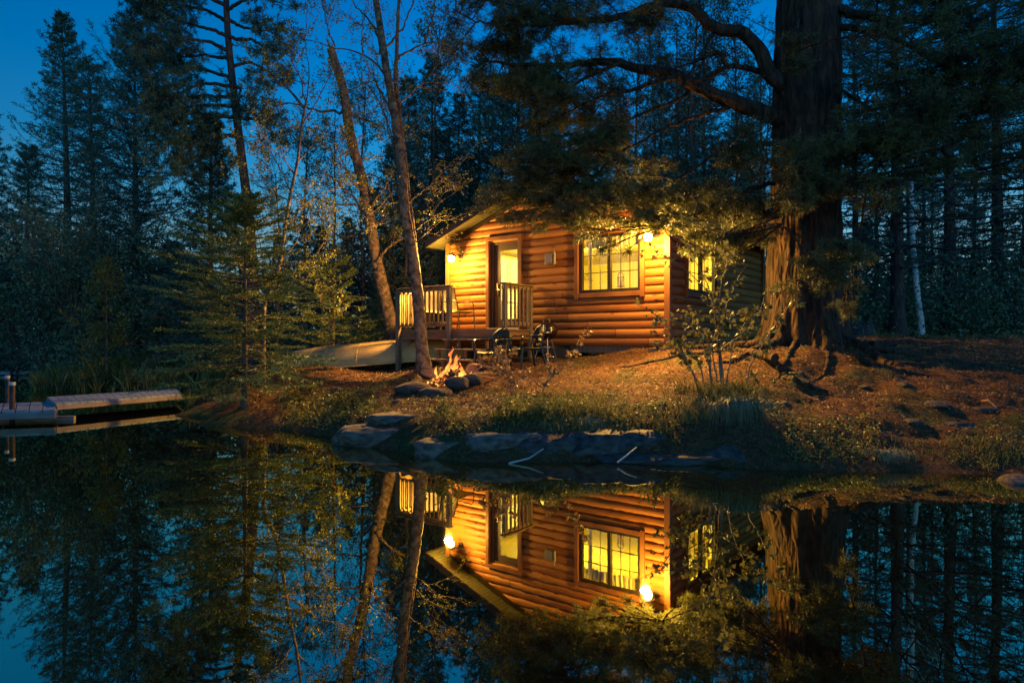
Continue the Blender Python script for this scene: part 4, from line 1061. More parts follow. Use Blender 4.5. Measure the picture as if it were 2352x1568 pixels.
def flame_tongue(mb, base, h, w, lean, seed, twist=1.5):
    r_ = np.random.default_rng(seed); n = 16; sides = 12
    ph = r_.uniform(0, 6, 4)
    V = []
    for i_ in range(n):
        t = i_ / (n - 1)
        cx = base[0] + lean[0] * t ** 1.3 + 0.035 * math.sin(t * 6 + ph[0]) * t; cy = base[1] + lean[1] * t + 0.03 * math.sin(t * 5 + ph[1]) * t
        rad = w * (math.sin(PI * min(1, (t * 0.85 + 0.13))) ** 0.8) * (1 - t) ** 0.45 + 0.001
        for k_ in range(sides):
            a = 2 * PI * k_ / sides
            rr = rad * (1 + 0.35 * math.sin(2 * a + twist * t * 3 + ph[2]) + 0.2 * math.sin(3 * a - t * 5 + ph[3]))
            V.append((cx + rr * math.cos(a), cy + rr * 0.7 * math.sin(a), base[2] + h * t))
    V = np.array(V); i_ = np.arange(n - 1)[:, None] * sides; j_ = np.arange(sides)[None, :]; j2 = (j_ + 1) % sides
    mb.add(V, np.stack([i_ + j_, i_ + j2, i_ + sides + j2, i_ + sides + j_], -1).reshape(-1, 4))
for k, (bx, by, bz, h_, w_, lx, ly) in enumerate([(-0.08, 0, .16, .56, .065, .20, 0), (-0.02, .03, .2, .50, .05, .12, 0), (0.10, .02, .14, .40, .055, .03, 0), (-0.18, -.03, .14, .34, .05, .14, 0), (0.15, -.05, .07, .26, .05, .04, 0), (0.02, -.06, .04, .26, .06, -.02, 0), (-.1, .04, .3, .38, .04, .13, 0),
                                                 (-0.32, -.06, 0.02, .16, .035, .03, 0), (0.25, .02, .10, .20, .03, .02, 0), (-0.24, .05, .12, .30, .03, -.07, 0), (-.12, -.17, -.06, .15, .04, .03, 0), (-.02, -.18, -.08, .14, .04, .03, 0), (.09, -.16, -.05, .11, .03, .02, 0), (-.21, -.15, -.04, .10, .03, -.03, 0),
                                                 (0.05, .05, .3, .34, .035, .05, 0), (-.40, -.05, .0, .10, .03, .02, 0), (0.20, -.02, .10, .24, .035, -.05, 0), (-.05, -.02, .55, .26, .03, .07, 0), (.3, 0, .05, .12, .03, .0, 0)]):
    f = MB(); flame_tongue(f, (bx * 1.15, by, bz * 0.9), h_ * 0.70, w_ * 1.0, (lx, ly), 40 + k, 2.6); f.build("flame", M['flame'], fire, smooth=True)
for (zz, e, xx) in ((0.38, 1.0, -0.02), (0.22, 0.5, 0.1)):
    ld = bpy.data.lights.new("fire_light", 'POINT'); ld.energy = FIRE_W * e; ld.color = (1.0, 0.36, 0.09); ld.shadow_soft_size = 0.14
    l = bpy.data.objects.new("fire_light", ld); link(l); l.parent = fire; l.location = (xx, 0, zz); l.visible_glossy = False
# firewood planks beside the fire
for k, (x0, d0, x1, d1, w_, dz, lb) in enumerate([(1090, 12.75, 1142, 13.0, 0.20, 0.10, "broad dark firewood board resting across the stones by the fire"),
                                            (1092, 12.1, 1150, 12.75, 0.07, 0.10, "narrow split stick poking out of the fire ring"), (1100, 11.95, 1135, 12.35, 0.045, 0.05, "thin pale stick lying lowest beside the firewood board")]):
    a = on(x0, d0, 0.20 - 0.02 * k); b_ = on(x1, d1, dz * 0.5)
    q = MB(); q.beam(a, b_, w_, 0.03)
    tag(q.build("firewood_piece", M['plank'], bevel=0.004), lb, "firewood", "firewood beside the fire ring")

# ------------------------------------------------------------------ docks, boat, posts
def dock(name, corners, z, thick, label, plank_n):
    """corners: near-left, near-right, far-right, far-left (x, y)"""
    c_ = np.array(corners, float); r = empty(name, (c_[0][0], c_[0][1], 0), 0); tag(r, label, "dock")
    c_ = c_ - c_[0]
    for k in range(plank_n):
        t0, t1 = k / plank_n + 0.03 / plank_n, (k + 1) / plank_n - 0.04 / plank_n
        q = [c_[0] + (c_[1] - c_[0]) * t0, c_[0] + (c_[1] - c_[0]) * t1, c_[3] + (c_[2] - c_[3]) * t1, c_[3] + (c_[2] - c_[3]) * t0]
        v = [(x, y, z - 0.035) for x, y in q] + [(x, y, z) for x, y in q]
        MB().add(v, [(0, 3, 2, 1), (4, 5, 6, 7), (0, 1, 5, 4), (1, 2, 6, 5), (2, 3, 7, 6), (3, 0, 4, 7)]).build("dock_board", M['dock'], r)
    f = MB()
    for a, b_ in ((0, 1), (1, 2), (2, 3), (3, 0)):
        cc = c_.mean(0); pa = c_[a] + (cc - c_[a]) * 0.008; pb = c_[b_] + (cc - c_[b_]) * 0.008
        f.beam((pa[0], pa[1], z - 0.036 - thick / 2), (pb[0], pb[1], z - 0.036 - thick / 2), 0.05, thick)
    f.build("dock_frame", M['dockside'], r)
    return r
def pz(xd, yd, z):
    d = (CAM_H - z) * F / (yd - 784); return ((xd - 1176) / F * d, d)
dock("dock", [pz(-160, 950, .22), pz(128, 942, .22), pz(130, 922, .22), pz(-150, 930, .22)], 0.22, 0.10, "low floating dock section with two capped posts", 9)
dock("dock", [pz(128, 927, .28), pz(420, 904, .28), pz(405, 892, .28), pz(108, 911, .28)], 0.28, 0.08, "grey board gangway dock leading to the shore under the fir", 18)
b = MB(); a = pz(-160, 966, .05); c = pz(172, 957, .05); b.beam((a[0], a[1], 0.02), (c[0], c[1], 0.02), 0.12, 0.10)
tag(b.build("dock_float_timber", M['dockside']), "long dark timber float in front of the low dock", "timber")
def dock_post(xd, ybase, ytop, zb, rad, label):
    x, y = pz(xd, ybase, zb); zt = CAM_H + (784 - ytop) / F * y
    r = empty("dock_post", (x, y, 0)); tag(r, label, "post", "pipe posts of the docks")
    MB().tube([(0, 0, -0.8), (0, 0, zt - 0.06)], rad, 12).build("pole", M['redbark'], r, smooth=True)
    MB().tube([(0, 0, zt - 0.06), (0, 0, zt)], rad * 1.15, 12).build("cap", M['cap'], r, smooth=True)
dock_post(28, 940, 877, 0.22, 0.045, "thick pale capped post standing on the near edge of the low dock")
dock_post(17, 926, 862, 0.22, 0.04, "capped post behind the thick one on the low dock")
dock_post(26, 846, 799, 0.3, 0.05, "thin dark pole by the moored boat, next to the thick posts")
dock_post(39, 846, 798, 0.3, 0.05, "thin dark pole by the moored boat, nearer its bow")
# moored teal boat
bx, by = pz(-40, 846, 0.0)
boat = empty("moored_boat", (bx, by, 0), math.radians(4)); tag(boat, "low teal boat with a pale rail moored by the far shore", "boat")
h = MB(); NS, NR = 25, 9; V = []
for t in np.linspace(0, 1, NS):
    bw_ = 0.85 * (1 - t ** 3.0) ** 0.7 + 0.02
    for a in np.linspace(0, PI, NR): V.append((-3.2 + 5.9 * t, -bw_ * math.copysign(abs(math.cos(a)) ** 0.6, math.cos(a)), 0.52 + 0.12 * t ** 2 - (0.70) * abs(math.sin(a)) ** 0.6))
V = np.array(V); i = np.arange(NS - 1)[:, None] * NR; j = np.arange(NR - 1)[None, :]
h.add(V, np.stack([i + j, i + j + 1, i + NR + j + 1, i + NR + j], -1).reshape(-1, 4)); h.build("hull", M['skiff'], boat, smooth=True)
VV = V.reshape(NS, NR, 3)
MB().tube(VV[:, 0] + [0, 0, .02], 0.035, 6).tube(VV[:, -1] + [0, 0, .02], 0.035, 6).build("rail", M['boatrim'], boat, smooth=True)
MB().add(np.vstack([VV[:, 0], VV[:, -1]]) + [0, 0, 0.0], np.stack([np.arange(NS - 1), np.arange(NS - 1) + 1, np.arange(NS - 1) + 1 + NS, np.arange(NS - 1) + NS], -1)).build("cover", M['skiff'], boat)
x, y = pz(40, 855, 0.12)
b = MB(); b.beam((x - 4, y + 0.3, 0.10), (x + 0.9, y + 0.3, 0.10), 0.9, 0.14); tag(b.build("floating_walkway", M['dock']), "pale floating walkway in front of the moored boat", "walkway")
# sticks at the waterline
for (pts, lb) in ([(1168, 1064, 8.1), (1215, 1052, 8.15), (1248, 1030, 8.3)], "pale slanted stick rising from the water at the big boulder"), ([(1418, 1062, 8.0), (1440, 1045, 8.05), (1462, 1027, 8.2)], "bent pale stick leaning out of the water below the blue grey boulder"):
    MBo = MB(); MBo.tube([P(*q) for q in pts], [0.012, 0.010, 0.006], 6)
    tag(MBo.build("stick", M['cap']), lb, "stick")

# ------------------------------------------------------------------ vegetation generators
def unit(v): return v / (np.linalg.norm(v, axis=-1, keepdims=True) + 1e-9)
def needles(mb, S, D, L, n, nl, nw, rng, spread=0.8, start=0.0, upbias=0.0):
    """needles along twigs: S start, D direction, L length"""
    N = len(S)
    if N == 0: return
    t = rng.uniform(start, 1.0, (N, n))
    base = S[:, None] + D[:, None] * (t * L[:, None])[..., None]
    r = rng.normal(size=(N, n, 3)); r[..., 2] += upbias
    dr = unit(unit(D)[:, None] * (1.0 - spread * 0.6) + unit(r) * spread)
    ln = nl * rng.uniform(0.7, 1.2, (N, n))
    mb.blades(base.reshape(-1, 3), dr.reshape(-1, 3), ln.ravel(), nw, seed=int(rng.integers(1e6)))

def spruce(h, rmax, rng, n_whorl=46, per=6, clear=0.05, twigs=16, nper=8, nl=0.16, nw=0.03, droop=0.25, tip=0.25, power=0.85, flat=0.35, irregular=0.25, trunk_r=None, tw_len=0.34, side=None, top_thin=0.0):
    """returns trunk and crown builders for a conifer standing at the origin"""
    tr, cr = MB(), MB()
    R0 = trunk_r or h * 0.013 + 0.03
    zz = np.linspace(-0.3, h, 14)
    lean = rng.normal(size=2) * 0.01 * h
    tp = np.stack([lean[0] * (zz / h) ** 2 , lean[1] * (zz / h) ** 2, zz], -1)
    tr.tube(tp, R0 * np.clip(1 - zz / h, 0.02, 1) ** 0.8 * (1 + 0.5 * np.exp(-np.clip(zz, 0, None) / (0.03 * h))), 9)
    zb, az, Ls = [], [], []
    for k in range(n_whorl):
        u = clear + (1 - clear) * (k + rng.uniform(-0.3, 0.3)) / n_whorl
        u = min(max(u, clear), 0.995)
        Lk = rmax * (1 - (u - clear) / (1 - clear)) ** power * (0.55 + 0.45 * min(1, (u - clear) / 0.12 + 0.3)) + 0.10 * (rmax ** 0.5)
        a0 = rng.uniform(0, 2 * PI)
        for j in range(per):
            a = a0 + 2 * PI * j / per + rng.normal() * 0.25
            l = Lk * (1 + rng.normal() * irregular)
            if side is not None: l *= side(a, u)
            if l < 0.05: continue
            zb.append(u * h + rng.normal() * (0.02 * h / 8 + 0.03)); az.append(a); Ls.append(max(0.08, l))
    zb, az, Ls = map(np.array, (zb, az, Ls)); N = len(zb)
    u = zb / h
    dirs = np.stack([np.cos(az), np.sin(az), np.zeros(N)], -1)
    ts = np.linspace(0, 1, 6)
    rise = (0.55 * (u ** 2) - droop * (1 - u))[:, None]
    rise = rise + rng.normal(size=(N, 1)) * 0.09
    Z = zb[:, None] + Ls[:, None] * (rise * ts[None] + tip * rng.uniform(0.4, 1.8, (N, 1)) * ts[None] ** 2.5)
    cx = np.interp(zb, zz, tp[:, 0]); cy = np.interp(zb, zz, tp[:, 1])
    Pn = np.stack([cx[:, None] + dirs[:, 0:1] * Ls[:, None] * ts, cy[:, None] + dirs[:, 1:2] * Ls[:, None] * ts, Z], -1)
    Rn = (R0 * 0.16 * (Ls / rmax)[:, None] ** 0.6) * (1 - 0.85 * ts[None]) + 0.002
    tr.tubes(Pn, Rn, 3)
    # side twigs
    T = rng.uniform(0.12, 1.0, (N, twigs)); T = T ** 0.8 if flat > 0.2 else T
    idx = T * 5; i0 = np.clip(idx.astype(int), 0, 4); fr = idx - i0
    ar = np.arange(N)[:, None]
    S = Pn[ar, i0] * (1 - fr)[..., None] + Pn[ar, i0 + 1] * fr[..., None]
    ax = unit(Pn[ar, i0 + 1] - Pn[ar, i0])
    sd = np.stack([-dirs[:, 1], dirs[:, 0], np.zeros(N)], -1)[:, None] * rng.choice([-1, 1], (N, twigs))[..., None]
    D = unit(ax * 0.75 + sd * rng.uniform(0.4, 1.1, (N, twigs))[..., None] + rng.normal(size=(N, twigs, 3)) * [0.12, 0.12, flat])
    TL = tw_len * Ls[:, None] ** 0.6 * (1.15 - 0.75 * T) * rng.uniform(0.6, 1.3, (N, twigs))
    S = S.reshape(-1, 3); D = D.reshape(-1, 3); TL = TL.ravel()
    needles(cr, S, D, TL, nper, nl, nw, rng, 0.55)
    # twig wood
    cr.blades(S, D, TL, nw * 0.5, 3)
    # leader
    needles(cr, tp[-3:-1], unit(tp[-2:] - tp[-3:-1]), np.array([h * 0.06, h * 0.05]), nper * 5, nl * 0.8, nw, rng, 0.7)
    return tr, cr

def tree_obj(name, loc, tr, cr, bark, leafm, label, cat, group=None, rz=0.0, crown_name="crown"):
    r = empty(name, loc, rz); tag(r, label, cat, group)
    tr.build("trunk", bark, r, smooth=True)
    if cr is not None and cr.n: cr.build(crown_name, leafm, r)
    return r

def tufts(cr, pts, dirs, rng, n=26, nl=0.11, nw=0.007, spread=1.0):
    """pine needle bursts at twig ends"""
    N = len(pts)
    if N == 0: return
    r = unit(rng.normal(size=(N, n, 3))); d = unit(unit(dirs)[:, None] * 0.55 + r * spread)
    back = rng.uniform(0, 0.10, (N, n))[..., None] * (nl / 0.11)
    base = pts[:, None] - unit(dirs)[:, None] * back
    cr.blades(base.reshape(-1, 3), d.reshape(-1, 3), (nl * rng.uniform(0.6, 1.15, (N, n))).ravel(), nw, seed=int(rng.integers(1e6)))

def limb(tr, pts, r0, r1, rng, n=None, sides=8, wob=0.0):
    pts = np.asarray(pts, float)
    K = n or (len(pts) * 5)
    s = np.concatenate([[0], np.cumsum(np.linalg.norm(np.diff(pts, axis=0), axis=1))]); s /= s[-1]
    u = np.linspace(0, 1, K)
    # smooth interpolation
    q = np.stack([np.interp(u, s, pts[:, k]) for k in range(3)], -1)
    for _ in range(2): q[1:-1] = (q[:-2] + q[1:-1] * 2 + q[2:]) / 4
    if wob: q[1:-1] += rng.normal(size=(K - 2, 3)) * wob
    tr.tube(q, r0 + (r1 - r0) * u ** 0.8, sides)
    return q

def pine_spray(tr, cr, root, c, rng, radius=0.45, n=40, nl=0.11, nw=0.006, ntuft=22, thick=0.012, vert=0.45, hang=0.0):
    """a foliage pad: branch from root to pad centre, twigs fanning out, needle bursts at their ends"""
    root = np.asarray(root, float); c = np.asarray(c, float)
    L = np.linalg.norm(c - root)
    main = unit(c - root)
    mid = (root + c) / 2 + rng.normal(size=3) * 0.06 * L + np.array([0, 0, 0.05 * L])
    path = limb(tr, [root, mid, c, c + main * radius * 0.8 + [0, 0, -hang]], thick + 0.006 * L, 0.004, rng, 12, 5)
    t = rng.uniform(0.45, 1.0, n); S = path[(t * 11).astype(int)]
    off = rng.normal(size=(n, 3)) * [1, 1, vert]
    E = c + unit(off) * radius * rng.uniform(0.25, 1.0, n)[:, None] ** 0.6 * [1, 1, vert / 0.6] + main * radius * 0.15
    E[:, 2] -= hang * rng.random(n)
    m = (S + E) / 2 + rng.normal(size=(n, 3)) * 0.03
    tr.tubes(np.stack([S, m, E], 1), np.tile([[0.005, 0.0035, 0.002]], (n, 1)), 3)
    d = unit(E - m)
    tufts(cr, E, d, rng, ntuft, nl, nw)
    k = n // 2
    tufts(cr, m[:k] * 0.4 + E[:k] * 0.6, d[:k], rng, ntuft // 2, nl * 0.9, nw)

def branching(tr, start, dirn, length, rad, depth, rng, tips, spread=0.6, gravity=0.0, up=0.15, kids=(3, 5), shrink=0.62, sides=5, wob=0.12, minr=0.002, seg=7):
    """recursive twigs; tips collects (point, direction)"""
    d = unit(np.asarray(dirn, float)); p = np.asarray(start, float); pts = [p]
    st = length / (seg - 1)
    for k in range(seg - 1):
        d = unit(d + rng.normal(size=3) * wob + np.array([0, 0, up * 0.3 - gravity * 0.3])); p = p + d * st; pts.append(p)
    pts = np.array(pts); tr.tube(pts, np.linspace(rad, max(minr, rad * 0.35), seg), sides if rad > 0.006 else 3, caps=False)
    if depth == 0:
        for k in range(2, seg): tips.append((pts[k], unit(pts[k] - pts[k - 1])))
        return
    nk = int(rng.integers(kids[0], kids[1] + 1))
    for k in range(nk):
        t = rng.uniform(0.25, 1.0) if k else 1.0
        i_ = min(seg - 1, max(1, int(t * (seg - 1))))
        dd = unit(pts[i_] - pts[i_ - 1]); side = unit(np.cross(dd, rng.normal(size=3)))
        nd = unit(dd + side * spread * rng.uniform(0.6, 1.4))
        branching(tr, pts[i_], nd, length * shrink * rng.uniform(0.75, 1.25), max(minr, rad * 0.5), depth - 1, rng, tips, spread, gravity, up, kids, shrink, sides, wob, minr, seg)

def leaves(cr, tips, rng, n=3, size=0.05, hang=0.3, jitter=0.05):
    pts = np.array([t[0] for t in tips]); ds = np.array([t[1] for t in tips]); N = len(pts)
    b = np.repeat(pts, n, 0) + rng.normal(size=(N * n, 3)) * jitter * 0.4
    d = unit(np.repeat(ds, n, 0) * 0.5 + rng.normal(size=(N * n, 3)) * 0.8 + [0, 0, -hang])
    cr.blades(b, d, size * rng.uniform(0.6, 1.3, N * n), size * 0.62, seed=int(rng.integers(1e6)), mid=0.5)

MAPLE = np.array([(0, 0), (0.10, 0.03), (0.42, -0.08), (0.36, 0.14), (0.62, 0.42), (0.36, 0.38), (0.30, 0.52), (0.16, 0.62), (0, 1.0), (-0.16, 0.62), (-0.30, 0.52), (-0.36, 0.38), (-0.62, 0.42), (-0.36, 0.14), (-0.42, -0.08), (-0.10, 0.03)])
def maple_leaves(cr, pts, ds, rng, size=0.1, hang=0.9):
    N = len(pts); K = len(MAPLE)
    A = unit(ds * 0.5 + rng.normal(size=(N, 3)) * 0.5 + [0, 0, -hang])         # blade direction
    Sd = unit(np.cross(A, rng.normal(size=(N, 3)) + [0, -1.0, 0.6])); Nn = np.cross(A, Sd)
    s = size * rng.uniform(0.6, 1.25, N)
    fold = 0.25
    V = pts[:, None] + s[:, None, None] * (Sd[:, None] * MAPLE[None, :, 0:1] + A[:, None] * MAPLE[None, :, 1:2] + Nn[:, None] * (np.abs(MAPLE[None, :, 0:1]) * fold - 0.12 * MAPLE[None, :, 1:2] ** 2))
    # two halves so that the fold shows
    right = [0, 1, 2, 3, 4, 5, 6, 7, 8]; left = [0, 8, 9, 10, 11, 12, 13, 14, 15]
    f = (np.arange(N) * K)[:, None, None] + np.array([right, left])[None]
    cr.add(V.reshape(-1, 3), f.reshape(-1, 9))

# ------------------------------------------------------------------ the trees beyond the bay (left)
def base_at(xd, d): 
    X = (xd - 1176) / F * d
    return np.array([X, d, max(h1(X, d), -0.2)])
def htop(yd, d, zb): return CAM_H + (784 - yd) / F * d - zb
rng = np.random.default_rng(101)
b = base_at(158, 31); hh = htop(38, 31, b[2])
tr, cr = spruce(hh, 4.3, rng, 54, 6, 0.06, 17, 7, 0.16, 0.027, 0.34, 0.30, 1.08, 0.34, 0.22)
tree_obj("spruce_tree", b, tr, cr, M['barkthin'], M['spruce'], "tallest pointed dark spruce across the bay, standing alone against the sky", "spruce")
b = base_at(218, 29); hh = htop(140, 29, b[2])
tr, cr = spruce(hh, 1.7, rng, 30, 5, 0.30, 15, 8, 0.18, 0.026, 0.05, 0.10, 0.5, 0.45, 0.35)
tree_obj("pine_tree", b, tr, cr, M['barkthin'], M['spruce'], "round-topped pine tucked between the two tall conifers across the bay", "pine")
b = base_at(312, 25); hh = htop(55, 25, b[2])
tr, cr = spruce(hh, 2.2, rng, 40, 6, 0.32, 19, 8, 0.16, 0.024, 0.02, 0.35, 0.62, 0.5, 0.38, trunk_r=0.17)
tree_obj("pine_tree", b, tr, cr, M['barkthin'], M['spruce'], "dense conifer across the bay with a bare lower trunk, beside the red pine's arching limbs", "pine")
b = base_at(482, 21.5); hh = htop(262, 21.5, b[2])
tr, cr = spruce(hh, 1.75, rng, 44, 7, 0.04, 18, 9, 0.13, 0.022, 0.2, 0.15, 0.85, 0.4, 0.25)
tree_obj("spruce_tree", b, tr, cr, M['barkthin'], M['spruce'], "slim dark spruce just in front of the red pine's lower trunk", "spruce")
protoB = None
for k, (xd, d, yt, rm, lb) in enumerate([(-40, 30, 250, 2.6, "dark spruce cut by the frame edge at the far side of the bay"), (60, 36, 330, 2.4, "distant dark spruce low behind the tallest spruce"),
                                        (395, 27, 560, 1.5, "short dark spruce between the dense conifer and the red pine"), (440, 25, 600, 1.5, "short bushy spruce on the far bank above the gangway dock")]):
    b = base_at(xd, d); hh = htop(yt, d, b[2])
    tr, cr = spruce(hh, rm, np.random.default_rng(200 + k), 34, 7, 0.04, 16, 8, 0.16, 0.03, 0.2, 0.15, 0.8, 0.4, 0.25)
    tree_obj("spruce_tree", b, tr, cr, M['barkthin'], M['spruce'], lb, "spruce")

# bushy shore trees across the bay
def bushy(xd, d, yt, wid, lb, seed, leafm=None, n_st=4, size=0.10, depth=3, cat="tree", name="bushy_tree", nl=5):
    r_ = np.random.default_rng(seed); b = base_at(xd, d); hh = htop(yt, d, b[2]); tr, cr = MB(), MB(); tips = []
    for k in range(n_st):
        a = r_.uniform(0, 2 * PI)
        branching(tr, [0.1 * math.cos(a), 0.1 * math.sin(a), -0.1], [0.5 * wid / hh * math.cos(a), 0.5 * wid / hh * math.sin(a), 1], hh * 0.62, 0.05, depth, r_, tips, 0.75, 0.0, 0.18, (4, 6), 0.58, 5, 0.13)
    leaves(cr, tips, r_, nl, size, 0.2, 0.22)
    return tree_obj(name, b, tr, cr, M['twig'], leafm or M['darkleaf'], lb, cat)
bushy(110, 24.5, 555, 5, "broad dark leafy tree at the water behind the far boulder", 301, n_st=5, size=0.11, nl=5)
bushy(205, 22.5, 500, 4, "tall olive green leafy tree on the far bank above the sedge", 302, n_st=5, size=0.10, nl=5)
bushy(20, 33, 560, 5, "dark leafy tree by the moored boat", 303, n_st=5, size=0.13, nl=5)
bushy(345, 22.5, 640, 3, "low dark shrub on the far bank under the dense conifer", 304, n_st=5, size=0.09, cat="shrub", name="shrub")
b = base_at(245, 20.6); hh = htop(590, 20.6, b[2])
tr, cr = spruce(hh, 0.95, np.random.default_rng(77), 16, 5, 0.08, 14, 9, 0.09, 0.018, 0.1, 0.2, 0.8, 0.4, 0.4, trunk_r=0.035)
tree_obj("sapling", b, tr, cr, M['birch'], M['leaf'], "thin pale-stemmed sapling lit faintly on the far bank behind the dock", "sapling")

# ------------------------------------------------------------------ red pine with long arching limbs
def c3(x, y): return (x / 2.9254, y / 2.9254)
def c5(x, y): return ((700 + x / 2.24) / 1.30612, y / 2.9254)
def to_pts(l, d0, d1=None, f=None):
    n = len(l); d1 = d0 if d1 is None else d1
    return [P(*(f(*q) if f else q), d0 + (d1 - d0) * k / (n - 1)) for k, q in enumerate(l)]
rng = np.random.default_rng(31)
DP = 19.5
base = base_at(585, DP)
rp = empty("red_pine", base); tag(rp, "tall red pine with long bare limbs arching over the bay", "pine")
tr, cr = MB(), MB()
tl = [(586, 800), (584, 700), (579, 600), (573, 500), (560, 400), (546, 290), (532, 170), (521, 60), (518, -60), (516, -200), (514, -330)]
tw = to_pts(tl, DP); tw[0] = base - [0, 0, 0.2]
rel = lambda l: [q - base for q in l]
limb(tr, rel(tw), 0.19, 0.05, rng, 40, 10)
limbs = [[(1500, 130), (1400, 70), (1180, 30), (1000, 60), (900, 90)], [(1510, 230), (1400, 190), (1330, 180), (1150, 120), (990, 130)], [(1510, 330), (1400, 280), (1250, 262), (1110, 290), (1000, 330)],
         [(1520, 380), (1380, 370), (1250, 380), (1130, 440)], [(1530, 510), (1380, 470), (1200, 455), (1100, 400), (1000, 410)], [(1530, 565), (1400, 558), (1260, 600), (1150, 650), (1050, 660)], [(1530, 640), (1380, 640), (1250, 665), (1120, 730)],
         [(1535, 700), (1350, 705), (1220, 730), (1080, 800)], [(1545, 770), (1400, 780), (1280, 820), (1160, 900), (1080, 900)], [(1560, 895), (1380, 910), (1230, 930), (1080, 985)], [(1570, 900), (1380, 915), (1220, 1010), (1110, 1090)],
         [(1500, 20), (1300, -60), (1080, -40), (950, 10)], [(1510, -60), (1350, -120), (1150, -140)], [(1570, 430), (1680, 418), (1790, 475), (1880, 560)], [(1555, 240), (1690, 265), (1820, 330), (1900, 340)], [(1535, 110), (1620, 180), (1760, 210), (1850, 200)],
         [(1530, 60), (1640, 0), (1780, -20), (1900, 30)], [(1600, 700), (1700, 770), (1790, 820)], [(1590, 560), (1620, 600), (1600, 680)], [(1600, 780), (1720, 800), (1850, 900), (1900, 960)]]
for k, l in enumerate(limbs):
    dd = rng.uniform(-2.4, 2.0)
    ly_ = c3(*l[0])[1] + 6; tys = [q[1] for q in tl][::-1]; txs = [q[0] for q in tl][::-1]
    l = [(float(np.interp(ly_, tys, txs)) * 2.9254, ly_ * 2.9254)] + l[1:]
    pts = rel(to_pts(l, DP, DP + dd, c3))
    q = limb(tr, pts, 0.062, 0.012, rng, 26, 6, 0.012)
    L = len(q)
    nb = 22 if l[-1][0] < 1500 else 12
    for j in range(nb):
        t = rng.uniform(0.42, 1.0); i_ = min(L - 2, int(t * (L - 1)))
        ax = unit(q[i_ + 1] - q[i_]); sd = unit(rng.normal(size=3) * [1, 1, 0.55]); lt = rng.uniform(0.3, 0.95) * (1.2 - 0.4 * t)
        e = q[i_] + unit(ax * 0.8 + sd) * lt + [0, 0, 0.08]
        m = (q[i_] + e) / 2 + rng.normal(size=3) * 0.04
        tr.tube([q[i_], m, e], [0.011, 0.008, 0.004], 3, False)
        n2 = 4; S = np.tile(m * 0.5 + e * 0.5, (n2, 1)) + rng.normal(size=(n2, 3)) * 0.05
        E = e + rng.normal(size=(n2, 3)) * [0.22, 0.22, 0.13]
        tr.tubes(np.stack([S, (S + E) / 2, E], 1), np.tile([[0.006, 0.004, 0.003]], (n2, 1)), 3)
        tufts(cr, np.vstack([E, e[None]]), np.vstack([unit(E - S), ax[None]]), rng, 30, 0.17, 0.021)
tr.build("trunk", M['redbark'], rp, smooth=True); cr.build("crown", M['spruce'], rp)

# ------------------------------------------------------------------ slender alder leaning over the canoe
rng = np.random.default_rng(8)
DA = 14.9
base = base_at(605, DA)
al = empty("alder_tree", base); tag(al, "slender crooked alder with fine spring leaves behind the young fir", "tree")
tr, cr, tips = MB(), MB(), []
tl = [(605, 870), (605, 784), (606, 690), (629, 655), (646, 596), (656, 510), (668, 440), (683, 376), (692, 291), (703, 235)]
tw = to_pts(tl, DA); tw[0] = base - [0, 0, 0.1]; rel = lambda l: [np.asarray(q) - base for q in l]
q = limb(tr, rel(tw), 0.062, 0.026, rng, 50, 8)
crook = rel(to_pts([(612, 665), (622, 640), (605, 610), (598, 560), (585, 500)], DA, DA + 0.3)); limb(tr, crook, 0.018, 0.006, rng, 14, 5)
for l in ([(703, 235), (690, 180), (660, 120), (640, 60)], [(703, 235), (712, 170), (700, 100), (705, 20)], [(692, 291), (730, 230), (760, 170), (780, 110)], [(683, 376), (720, 330), (760, 280), (770, 220)], [(668, 440), (640, 380), (610, 330), (600, 250)],
          [(656, 510), (700, 470), (740, 440), (790, 430)], [(646, 596), (680, 560), (690, 500), (700, 450)], [(629, 655), (680, 640), (730, 650), (770, 660)], [(640, 610), (690, 610), (720, 590), (760, 540)], [(629, 655), (600, 640), (585, 645)],
          [(700, 250), (660, 200), (620, 180), (590, 130)], [(688, 330), (650, 290), (630, 230)], [(663, 460), (620, 440), (580, 420), (550, 400)], [(675, 400), (640, 350), (600, 330), (560, 290)], [(692, 291), (740, 300), (800, 330)], [(656, 510), (610, 500), (560, 520)]):
    dd = rng.uniform(-1.2, 1.2)
    p_ = limb(tr, rel(to_pts(l, DA, DA + dd)), 0.017, 0.006, rng, 16, 5, 0.01)
    for k in range(7):
        i_ = int(rng.uniform(3, 15)); d_ = unit(p_[i_] - p_[i_ - 1])
        branching(tr, p_[i_], d_ + rng.normal(size=3) * 0.6, rng.uniform(0.35, 0.75), 0.006, 1, rng, tips, 0.7, 0.0, 0.15, (3, 5), 0.6, 3, 0.16, 0.0022, 6)
leaves(cr, tips, rng, 4, 0.056, 0.35, 0.08)
tr.build("trunk", M['birch'], al, smooth=True); cr.build("crown", M['leaf'], al)

